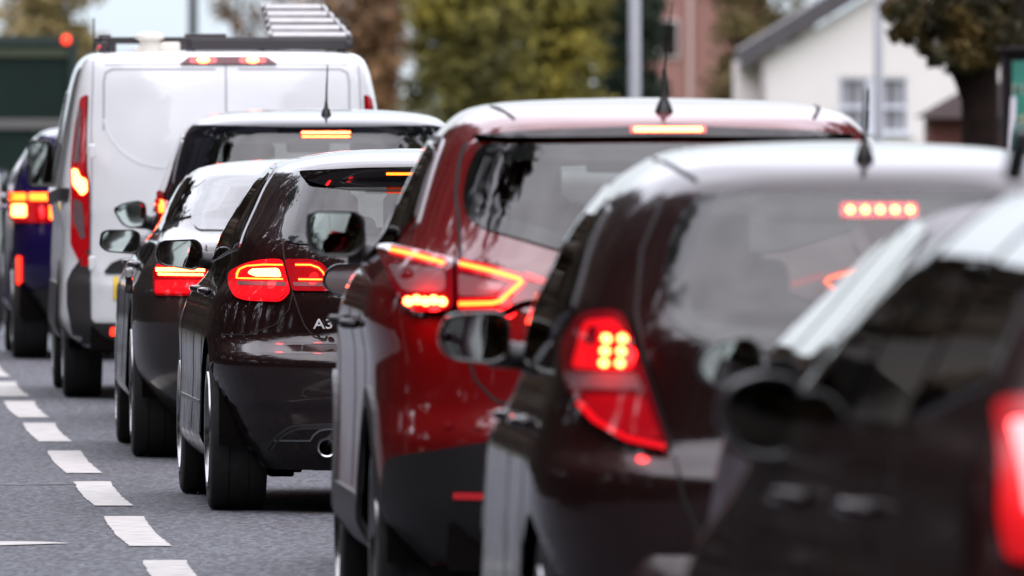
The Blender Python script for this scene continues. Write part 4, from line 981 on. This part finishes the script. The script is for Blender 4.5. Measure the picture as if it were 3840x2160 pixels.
    base = Vector((0, 0, 0)); n = 5
    for i in range(n):
        t = i/(n-1); y = .62+2.0*t; z = 1.915+.155*t; hw = .205-.045*t; cx = .452-.016*t
        MB().box((cx, y, z), (hw*2-.02, .09, .034), Matrix.Rotation(.22, 3, 'X'), bev=.004).box((cx, y+.05, z-.014), (hw*2-.03, .01, .030)).build('tread', M['alu'], lad)
    for sg in (-1, 1):
        MB().tube([(.452+sg*.212, .5, 1.920), (.436+sg*.165, 2.75, 2.085)], .012, 8).build('stile', M['alu'], lad)
        for i in (0, 1, 2, 3):
            t = (i+.4)/4.2; MB().box((.452-.016*t+sg*(.215-.045*t), .60+2.0*t, 1.935+.155*t), (.014, .06, .050), bev=.003).build('end_cap', M['black_metal'], lad)
van()

# ------------------------------------------------------------------ green lorry
def lorry():
    g = gz(200); root = empty('green_lorry', (-6.36, 200, g), .065, 'dark green box lorry with a round red lamp in its top right corner', 'lorry', None)
    gp = mat('lorry_green', (.007, .017, .013), .7, noise=.15, nscale=1, spec=.15); gd = mat('lorry_green_dark', (.010, .022, .016), .4)
    MB().box((0, 4.5, 2.55), (2.5, 9, 2.95), bev=.03).build('box_body', gp, root)
    m = MB()
    for x in (-1.22, 1.22): m.box((x, -.02, 2.55), (.10, .06, 2.95))
    m.box((0, -.021, 3.97), (2.34, .06, .12)); m.build('rear_frame', gd, root)
    MB().box((0, -.03, 3.83), (2.3, .02, .10)).build('top_panel', mat('lorry_moss', (.03, .04, .015), .5), root)
    MB().box((0, -.02, 2.99), (2.34, .05, .12), bev=.01).build('buffer_rail', mat('lorry_rail', (.10, .095, .088), .5), root)
    MB().box((0, -.02, 1.0), (2.4, .12, .14), bev=.01).build('under_run_bar', M['black_metal'], root)
    MB().box((0, 5.5, .85), (.9, 9, .25)).box((0, 10.4, 1.75), (2.4, 2.0, 2.5), bev=.15).build('cab_and_chassis', gd, root)
    for y in (1.8, 2.9, 10.3):
        for sg in (-1, 1):
            w = make_wheel(root, sg*1.05, y, .48, .30, sg, M['satin'], 6)
    for sg in (-1, 1):
        MB().lathe([(.001, -.03), (.035, -.028), (.05, -.01), (.052, .01)], (sg*1.135, -.05, 3.98), 'y', 24).build('marker_lamp', M['led_soft'], root)
        MB().box((sg*.95, -.09, 1.0), (.3, .03, .1), bev=.01).build('tail_light', M['lens'], root)
lorry()

# ------------------------------------------------------------------ trees
def leaf_mat(name, cols, scale=.8):
    m = bpy.data.materials.new(name); m.use_nodes = True; t = m.node_tree; p = t.nodes['Principled BSDF']
    g = nd(t, 'ShaderNodeNewGeometry'); n = nd(t, 'ShaderNodeTexNoise'); n.inputs['Scale'].default_value = scale; n.inputs['Detail'].default_value = 4
    t.links.new(g.outputs['Position'], n.inputs[0]); r = nd(t, 'ShaderNodeValToRGB'); t.links.new(n.outputs[0], r.inputs[0])
    r.color_ramp.elements[0].position = .32; r.color_ramp.elements[0].color = (*cols[0], 1); r.color_ramp.elements[1].position = .68; r.color_ramp.elements[1].color = (*cols[-1], 1)
    if len(cols) > 2: e = r.color_ramp.elements.new(.5); e.color = (*cols[1], 1)
    t.links.new(r.outputs[0], p.inputs['Base Color']); p.inputs['Roughness'].default_value = .7; p.inputs['Specular IOR Level'].default_value = .15
    return m
M['bark'] = mat('bark', (.013, .008, .007), .95, noise=.4, nscale=9, spec=.08)
def leaves(mb, c, rad, n, size, rr, shell=.5):
    for _ in range(n):
        while True:
            d = Vector((rr.uniform(-1, 1), rr.uniform(-1, 1), rr.uniform(-1, 1)))
            if shell < d.length < 1: break
        p = Vector((c[0]+d.x*rad[0], c[1]+d.y*rad[1], c[2]+d.z*rad[2]))
        a = Vector((rr.uniform(-1, 1), rr.uniform(-1, 1), rr.uniform(-1, 1))).normalized(); b = a.orthogonal().normalized(); b = Matrix.Rotation(rr.uniform(0, 6.3), 3, a) @ b
        s = size*rr.uniform(.6, 1.4); k = len(mb.v)
        mb.v += [p-a*s*.5, p+b*s*.32, p+a*s*.5, p-b*s*.32]; mb.f.append([k, k+1, k+2, k+3])
def tree(name, x, y, h, label, lm, crown, nclump=40, clump=.55, per=60, leaf=.16, tr=.16, z0=None, seed=1, cat='tree', group='trees beyond the traffic', lean=0, fork=None):
    """crown: (cx offset, base height, half width x, half depth, half height)"""
    rr = random.Random(seed); g = gz(y)-.16 if z0 is None else z0
    root = empty(name, (x, y, g), 0, label, cat, group)
    cx, cb, rx, ry, rz = crown; cz = cb+rz
    m = MB(); top = Vector((lean+cx*.6, 0, cb+rz*1.3))
    pts = [Vector((0, 0, -.1)), Vector((lean*.3, 0, cb*.5)), Vector((lean*.8, .0, cb)), top]
    m.tube(pts, [tr*1.25, tr, tr*.85, tr*.2], 12)
    cl = []
    for i in range(nclump):
        while True:
            d = Vector((rr.uniform(-1, 1), rr.uniform(-1, 1), rr.uniform(-1, 1)))
            if .25 < d.length < 1: break
        cl.append(Vector((cx+d.x*rx, d.y*ry, cz+d.z*rz)))
    for c in cl[:max(6, nclump//3)]:
        t = rr.uniform(.25, .9); s = pts[2].lerp(top, t) if c.z > cb+rz*.4 else pts[2]-Vector((0, 0, .1*cb*rr.random()))
        mid = s.lerp(c, .5)+Vector((0, 0, -.08*(c-s).length)); m.tube([s, mid, c], [tr*.36, tr*.22, tr*.06], 6)
    if fork:
        for q in fork: m.tube([Vector(a) for a in q[0]], q[1], 10)
    m.build('trunk', M['bark'], root, smooth=True)
    lv = MB()
    for c in cl:
        k = rr.uniform(.6, 1.3)*clump; leaves(lv, c, (k, k, k*.8), int(per*rr.uniform(.6, 1.3)), leaf, rr, .1)
    lv.build('crown', lm, root)
    return root
LG = leaf_mat('golden_leaves', [(.13, .11, .04), (.26, .20, .08), (.40, .32, .17)], .9)
LGR = leaf_mat('yellow_green_leaves', [(.060, .056, .020), (.13, .115, .026), (.26, .21, .035)], .85)
LB = leaf_mat('copper_leaves', [(.10, .06, .035), (.21, .12, .06), (.34, .21, .10)], .8)
LD = leaf_mat('dark_conifer', [(.010, .018, .012), (.022, .032, .018)], 1)
LO = leaf_mat('olive_leaves', [(.07, .05, .02), (.13, .10, .04)], 1)
LR = leaf_mat('red_leaves', [(.18, .02, .02), (.30, .05, .05)], 1)
LN = leaf_mat('near_leaves', [(.010, .010, .005), (.028, .024, .009), (.10, .06, .014)], 1.6)
LP = leaf_mat('grey_green_leaves', [(.06, .08, .07), (.10, .12, .10)], 1)
LW = leaf_mat('wood_leaves', [(.010, .007, .005), (.022, .016, .009), (.045, .022, .012)], .35)
gg = gz(300)-.16
# positions: pixel columns turned into metres at each tree's own distance
def at(px, Y): return (px-512)*Y/17066.0
tree('golden_tree', at(54, 330), 330, 6, 'sparse golden tree behind the green lorry, pale sky showing through', LG, (-.02, .4, 1.0, .9, 3.0), 210, .40, 60, .16, .10, seed=3)
tree('pale_tree', at(163, 420), 420, 6, 'small grey-green tree top above the white van roof', LP, (0, 1.0, .35, .5, 1.55), 16, .35, 26, .16, .09, seed=5)
tree('copper_tree', at(238, 380), 380, 7, 'thin copper-orange tree left of the ladder with sky between its leaves', LB, (0, 2.0, .70, .8, 2.6), 44, .36, 30, .15, .10, seed=7)
tree('copper_tree', at(312, 370), 370, 8, 'copper-orange tree directly behind the ladder', LB, (0, 1.6, .95, .9, 2.8), 60, .42, 50, .15, .12, seed=8)
tree('brown_tree', at(372, 350), 350, 8, 'tall russet-brown tree between the ladder and the yellow-green tree', LB, (0, .6, .72, .9, 3.4), 110, .50, 80, .16, .14, seed=9)
tree('yellow_green_tree', at(462, 300), 300, 8, 'left half of the broad yellow-green tree above the navy hatchback', LGR, (0, .0, .92, .9, 3.6), 190, .42, 120, .15, .14, seed=11)
tree('yellow_green_tree', at(555, 305), 305, 8, 'right half of the broad yellow-green tree, left of the first lamp post', LGR, (0, .0, .86, .9, 3.6), 180, .42, 120, .15, .14, seed=12)
tree('conifer', at(630, 330), 330, 8, 'dark green conifer behind the first lamp post', LD, (0, .3, .62, .9, 3.6), 110, .45, 110, .14, .14, seed=13)
tree('red_shrub', at(604, 290), 290, 3, 'low red-leaved shrub at the foot of the first lamp post, left side', LR, (0, .8, .30, .3, 1.05), 18, .24, 40, .10, .05, seed=14, cat='shrub')
tree('red_shrub', at(648, 290), 290, 3, 'low red-leaved shrub at the foot of the first lamp post, right side', LR, (0, 1.0, .20, .3, .95), 12, .2, 40, .10, .05, seed=15, cat='shrub')
tree('olive_tree', at(736, 300), 300, 7, 'olive-brown tree in front of the red brick house', LO, (0, .5, .28, .6, 3.2), 60, .40, 70, .13, .10, seed=16)
tree('olive_tree', at(762, 345), 345, 7, 'olive-brown tree crown rising behind the cream house roof', LO, (0, 2.2, 1.0, .6, 3.2), 70, .5, 70, .14, .10, seed=26)
# near tree at right with a thick trunk
gt = gz(150)-.16; k = 150/17066.0
tree('street_tree', at(981, 150), 150, 7, 'dark-trunked street tree at the upper right with leaves hanging over the cream house', LN, (-.10, 2.95-gt, 1.0, .9, 1.2), 90, .26, 46, .075, .17, seed=17, lean=-.02,
     fork=[([(-.02, -.02, 1.30-gt), (-.14, -.02, 1.52-gt), (-.26, -.02, 1.80-gt), (-.46, -.02, 2.3-gt)], [.09, .055, .04, .025]), ([(.02, -.02, 1.6-gt), (.16, -.02, 1.95-gt), (.40, -.02, 2.4-gt)], [.09, .06, .03])])
lv = MB(); rr = random.Random(4)
for px, py, r_ in ((905, 12, 16), (918, 28, 14), (900, 33, 8), (945, 15, 18), (955, 35, 15), (925, 45, 8), (942, 55, 10), (965, 55, 14), (975, 25, 20), (1005, 20, 18), (1018, 50, 10), (990, 50, 12), (890, 10, 8), (952, 68, 5), (912, 5, 12), (935, 60, 5), (960, 5, 14), (1000, 2, 12), (972, 8, 16), (1015, 8, 16), (1012, 35, 12), (960, 22, 14), (930, 8, 14), (995, 35, 12)):
    leaves(lv, (at(px, 150), 150+rr.uniform(-.4, .4), 1.75+(68-py)*k), (r_*k*1.4, .35, r_*k*1.4), int(r_*(11 if px < 955 else 26)), .085, rr, 0)
o = lv.build('hanging_leaves', LN, None)
st = [q for q in bpy.data.objects if q.name.startswith('street_tree')][0]
bpy.context.view_layer.update(); o.parent = st; o.matrix_parent_inverse = st.matrix_world.inverted()

# trees lining the street outside the frame: seen only as reflections in paint and glass
def woods(name, pts, seed, label, dens=3.6, low=.05):
    rr = random.Random(seed); lv = MB()
    for (x, y, h, r_) in pts:
        lv.tube([(x, y, -.2), (x+rr.uniform(-.3, .3), y, h*.6)], [.3, .12], 8)
        for _ in range(int(h*dens)):
            t = rr.random(); z = h*(low+.93*t); w = r_*(1-.6*abs(t-.4)); a = rr.uniform(0, 6.28); q = rr.uniform(.2, 1)
            leaves(lv, (x+w*q*math.cos(a), y+w*q*math.sin(a), z), (1.3, 1.3, 1.1), 46, .62, rr, .0)
        lv.tube([(x, y, 0), (x, y, h*.12), (x+.3, y, h*.4), (x-.2, y, h*.68), (x, y, h*.9)], [r_*.5, r_*.62, r_*.72, r_*.5, r_*.1], 9)
    o = lv.build(name, LW); tag(o, label, 'trees', None, 'stuff'); return o
rr = random.Random(21)
woods('distant_wood', [(x+rr.uniform(-4, 4), 440+rr.uniform(-25, 25), rr.uniform(8, 13), 6) for x in range(24, 230, 9)], 41, 'far trees across the field on the right', 2.2, .0)
woods('distant_wood', [(x+rr.uniform(-4, 4), 620+rr.uniform(-25, 25), rr.uniform(3.0, 4.2), 6) for x in range(-230, -26, 9)], 42, 'far trees across the field on the left', 2.2, .0)
woods('roadside_wood', [(-17.0+rr.uniform(-1.5, 1.0)-max(0, y-60)*.05, y, rr.uniform(19, 25), 4.6) for y in list(range(-34, 200, 6))+list(range(200, 560, 11))]+[(-12.5, 47, 16, 7.5), (-12.5, 47.5, 17, 8.0)], 31, 'dark autumn trees lining the left side of the road')
woods('hedge', [(-12.9-max(0, y-60)*.047, y, 3.0, .9) for y in range(-30, 520, 4)], 35, 'brown garden hedge along the left pavement', 7, 0.)
woods('roadside_wood', [(14.5+rr.uniform(-1, 1.5), y, rr.uniform(15, 21), 4.3) for y in range(-30, 110, 7)], 33, 'dark autumn trees lining the right side of the road')
woods('distant_wood', [(x+rr.uniform(-1, 1), y0+rr.uniform(-1.5, 1.5), rr.uniform(h0, h0+5), 4.2) for y0, h0 in ((-12, 11), (-21, 15)) for x in range(-32, 34, 4)], 32, 'dark autumn trees closing the road behind the viewer', 4.2, .0)

# ------------------------------------------------------------------ houses, posts, sign
def cottage():
    Y = 270.; k = Y/17066.0; g = gz(Y)-.16
    X = lambda px: (px-512)*k
    Z = lambda py: 1.75+(68-py)*k-g
    x0 = X(761); wall = mat('cream_render', (.64, .60, .575), .85, noise=.05, nscale=1); slate = mat('slate', (.055, .048, .052), .6, noise=.2, nscale=5)
    trim = mat('window_white', (.55, .57, .62), .5)
    root = empty('cream_house', (0, Y, g), 0, 'cream rendered house with a slate gable roof and a white two-part sash window', 'house', None)
    ze = Z(60); zr = Z(-64); xr = X(968)   # eaves, ridge
    xe = X(764); xf = 2*xr-xe
    vs = [(xe, 0, 0), (xf, 0, 0), (xf, 0, ze), (xr, 0, zr), (xe, 0, ze)]
    wx0, wx1, wz0, wz1 = X(838), X(908), Z(133), Z(77)
    # gable wall with a window opening, butted pieces
    mb = MB(); T = .3
    def slab(poly):
        n = len(poly); v = [Vector((p[0], y, p[1])) for y in (0, T) for p in poly]
        mb.add(v, [list(range(n)), [n+i for i in range(n)][::-1]]+[[i, (i+1) % n, n+(i+1) % n, n+i] for i in range(n)])
    s = (zr-ze)/(xr-xe); zl = lambda x: ze+s*(x-xe) if x < xr else ze+s*(xf-x)
    slab([(xe, 0), (wx0, 0), (wx0, zl(wx0)), (xe, ze)]); slab([(wx0, 0), (wx1, 0), (wx1, wz0), (wx0, wz0)]); slab([(wx0, wz1), (wx1, wz1), (wx1, zl(wx1)), (wx0, zl(wx0))]); slab([(wx1, 0), (xf, 0), (xf, ze), (xr, zr), (wx1, zl(wx1))])
    mb.build('gable_wall', wall, root)
    # a lower return wall at the left
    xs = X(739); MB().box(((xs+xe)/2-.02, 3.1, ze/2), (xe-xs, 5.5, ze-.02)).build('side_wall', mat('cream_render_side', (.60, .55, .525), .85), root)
    MB().tube([(xe-.03, -.04, 0), (xe-.03, -.04, ze)], .045, 10).build('downpipe', mat('pipe', (.3, .26, .26), .6), root)
    m = MB(); th = .34
    dx = X(740)-xe
    for a, b in (((xe+dx, ze+s*dx*.9), (xr, zr+.02)), ((xf-dx, ze+s*dx*.9), (xr, zr+.02))):
        v = [Vector((a[0], y, a[1]+o_)) for y in (-.25, 6.2) for o_ in (0.04, th+.04)]+[Vector((b[0], y, b[1]+o_)) for y in (-.25, 6.2) for o_ in (0.04, th+.04)]
        m.add(v, [[0, 1, 5, 4], [2, 6, 7, 3], [1, 3, 7, 5], [0, 4, 6, 2], [0, 2, 3, 1]])
    m.build('roof', slate, root)
    w = MB()
    fw = .045; cxm = (wx0+wx1)/2; zm = wz0+(wz1-wz0)*.46
    w.box((cxm, .06, wz1-fw/2), (wx1-wx0, .08, fw)); w.box((cxm, .06, wz0+fw/2), (wx1-wx0, .08, fw))
    for x in (wx0+fw/2, wx1-fw/2): w.box((x, .06, (wz0+wz1)/2), (fw, .08, wz1-wz0-2*fw))
    w.box((cxm-.01, .06, (wz0+wz1)/2), (.20, .08, wz1-wz0-2*fw))
    for a, b in ((wx0+fw, cxm-.11), (cxm+.09, wx1-fw)): w.box(((a+b)/2, .06, zm), (b-a, .06, .07))
    wf = w.build('window', trim, root)
    MB().box((cxm, -.03, wz0-.03), (wx1-wx0+.1, .12, .06)).build('sill', trim, wf)
    pane = mat('old_window_glass', (.16, .155, .17), .08)
    for a, b in ((wx0+fw, cxm-.11), (cxm+.09, wx1-fw)):
        MB().box(((a+b)/2, .10, (wz0+wz1)/2), (b-a, .01, wz1-wz0-2*fw)).build('pane', pane, wf)
        for c in (.2, .75): MB().box((a+(b-a)*c, .085, (wz0+wz1)/2), (.10, .01, wz1-wz0-2*fw)).build('curtain', mat('net_curtain', (.30, .30, .32), .9), wf)
cottage()
def brick_house():
    Y = 345.; k = Y/17066.0; g = gz(Y)-.16; X = lambda px: (px-512)*k
    br = bpy.data.materials.new('red_brick'); br.use_nodes = True; t = br.node_tree; b = nd(t, 'ShaderNodeTexBrick'); b.inputs['Scale'].default_value = 6
    c = nd(t, 'ShaderNodeTexCoord'); t.links.new(c.outputs['Object'], b.inputs[0]); b.inputs['Color1'].default_value = (.34, .10, .08, 1); b.inputs['Color2'].default_value = (.27, .075, .06, 1); b.inputs['Mortar'].default_value = (.26, .13, .11, 1)
    t.links.new(b.outputs[0], t.nodes['Principled BSDF'].inputs[0]); t.nodes['Principled BSDF'].inputs['Roughness'].default_value = .9
    root = empty('brick_house', (0, Y, g), 0, 'red brick house showing behind the conifer and olive tree', 'house', None)
    MB().box(((X(640)+X(760))/2, 3, 4), (X(760)-X(640), 6, 8)).build('wall', br, root)
    MB().box((X(690), -.06, 5.0), (.10, .1, 6), bev=.01).build('downpipe', mat('pale_pipe', (.42, .30, .26), .6), root)
    f = MB().box((X(668), -.03, 4.4), (.45, .06, .8)).build('window', mat('window_frame_pale', (.5, .45, .42), .5), root)
    MB().box((X(668), -.07, 4.4), (.36, .02, .7)).build('pane', M['gloss_black'], f)
    m = MB(); x0, x1 = X(636), X(764); m.add([Vector(p) for p in ((x0, -.4, 8.0), (x1, -.4, 8.0), (x1, 3, 10.5), (x0, 3, 10.5), (x0, 6.4, 8.0), (x1, 6.4, 8.0))], [[0, 1, 2, 3], [3, 2, 5, 4], [0, 3, 4], [1, 5, 2], [0, 4, 5, 1]])
    m.build('roof', mat('brown_tile', (.09, .05, .04), .8), root)
brick_house()
def shed():
    Y = 215.; k = Y/17066.0; g = gz(Y)-.16; X = lambda px: (px-512)*k; Z = lambda py: 1.75+(68-py)*k-g
    root = empty('brick_outbuilding', (0, Y, g), 0, 'low brick outbuilding with a brown pitched roof beside the street tree trunk', 'outbuilding', None)
    MB().box(((X(930)+X(1030))/2, 1.5, Z(118)/2), (X(1030)-X(930), 3, Z(118))).build('wall', mat('brown_brick', (.10, .032, .026), .9, noise=.2, nscale=8), root)
    xa, xb = X(920), X(1040); m = MB(); zt = Z(95); ze = Z(118)
    m.add([Vector(p) for p in ((xa, -.3, ze), (xb, -.3, ze), (X(1000), 1.5, Z(80)), (X(966), 1.5, Z(90)), (xa, 3.3, ze), (xb, 3.3, ze))], [[0, 1, 2, 3], [3, 2, 5, 4], [0, 3, 4], [1, 5, 2], [0, 4, 5, 1]])
    m.build('roof', mat('brown_tile_roof', (.030, .019, .018), .9, noise=.15, spec=.1), root)
    Yh = 320.
    r2 = empty('grey_roofed_building', (0, Yh, gz(Yh)-.16), 0, 'pinkish building with a grey roof behind the street tree at the right edge', 'building', None); kk = Yh/17066.; gh = gz(Yh)-.16
    XX = lambda px: (px-512)*kk; ZZ = lambda py: 1.75+(68-py)*kk-gh
    MB().box((XX(1040), 2.5, (ZZ(48)-1.0)/2), (XX(1090)-XX(1000), 5, ZZ(48)-1.0)).build('lower_wall', mat('grey_wall', (.15, .14, .15), .8), r2)
    MB().box((XX(1040), 2.6, ZZ(48)-.5), (XX(1090)-XX(1000)-.1, 4.8, 1.0)).build('band', mat('grey_cladding', (.16, .155, .18), .7), r2)
    MB().box((XX(1040), 2.7, ZZ(48)+1), (XX(1090)-XX(1000)-.2, 4.6, 2.0)).build('upper_wall', mat('pink_render', (.38, .25, .21), .85), r2)
shed()
steel = mat('galvanised_steel', (.21, .215, .23), .5, .1)
def lamp_post(px, Y, d, label):
    g = gz(Y)-.16+.12; root = empty('lamp_post', (at(px, Y), Y, g), 0, label, 'lamp post', 'street lamp posts')
    MB().tube([(0, 0, -.1), (0, 0, 1.2)], d*.62, 16).tube([(0, 0, 1.2), (0, 0, 1.3), (0, 0, 8.2)], [d*.62, d/2, d*.38], 16).build('pole', steel, root, smooth=True)
    MB().tube([(0, 0, 8.1), (-.3, 0, 8.35), (-1.3, 0, 8.5)], d*.25, 10).build('arm', steel, root, smooth=True)
    MB().box((-1.55, 0, 8.5), (.6, .24, .12), bev=.05).build('lamp_head', steel, root, smooth=True)
lamp_post(634.5, 183, .142, 'pale steel lamp post in front of the dark conifer')
lamp_post(878.5, 205, .118, 'slimmer pale lamp post crossing the cream house window')
root = empty('utility_pole', (at(193, 360), 360, gz(360)-.16), 0, 'thin dark utility pole against the sky above the white van', 'pole')
MB().tube([(0, 0, 0), (0, 0, 9)], [.11, .08], 10).build('pole', M['bark'], root, smooth=True)
MB().box((0, 0, 8.5), (1.6, .1, .1)).build('crossarm', M['bark'], root)
def sign():
    Y = 140.; k = Y/17066.0; g = gz(Y)-.04; X = lambda px: (px-512)*k; Z = lambda py: 1.75+(68-py)*k-g
    root = empty('green_sign', (X(1028), Y, g), 0, 'green shop sign board with pale blurred lettering in a black frame at the right edge', 'sign', None)
    w = .32; bx = 0
    MB().box((0, .03, Z(104)), (.40, .06, .95), bev=.01).build('frame', mat('sign_frame', (.010, .007, .008), .7, spec=.1), root)
    bd = MB().box((0.02, -.006, Z(106)), (.30, .02, .74)).build('board', mat('sign_green', (.018, .15, .115), .5, noise=.2, nscale=5), root)
    gold = mat('sign_gold', (.50, .45, .20), .5); pale = mat('sign_pale', (.34, .38, .30), .5)
    for i, (z, mm) in enumerate(((Z(89), pale), (Z(120), gold))):
        m = MB(); 
        for c in range(4): 
            x = -.095+.075*c
            m.lathe([(.026, -.004), (.030, 0), (.026, .004), (.014, .004), (.014, -.004)], (x, -.02, z), 'y', 14); m.box((x-.024, -.021, z), (.012, .008, .09))
        m.build('lettering', mm, bd)
    for x in (-.21, .21): MB().tube([(x, .03, -.1), (x, .03, Z(55))], .016, 8).build('post', M['black_metal'], root)
    MB().box((.10, .2, Z(50)), (.7, .5, .05), bev=.02).build('canopy', mat('canopy_felt', (.012, .009, .009), .9, spec=.1), root)
    p = empty('marker_post', (X(993), Y-4, g), 0, 'pale slanting post between the street tree trunk and the green sign', 'post', None)
    MB().tube([(0, 0, -.05), (0, 0, 1.0), (.05, 0, Z(96))], [.045, .04, .018], 10).build('post_shaft', mat('pale_post', (.36, .34, .37), .6), p, smooth=True)
    MB().tube([(.01, 0, 1.2), (.012, 0, 1.26)], .05, 10).build('reflective_band', M['satin'], p)
sign()
for n in ('parked_car',): pass
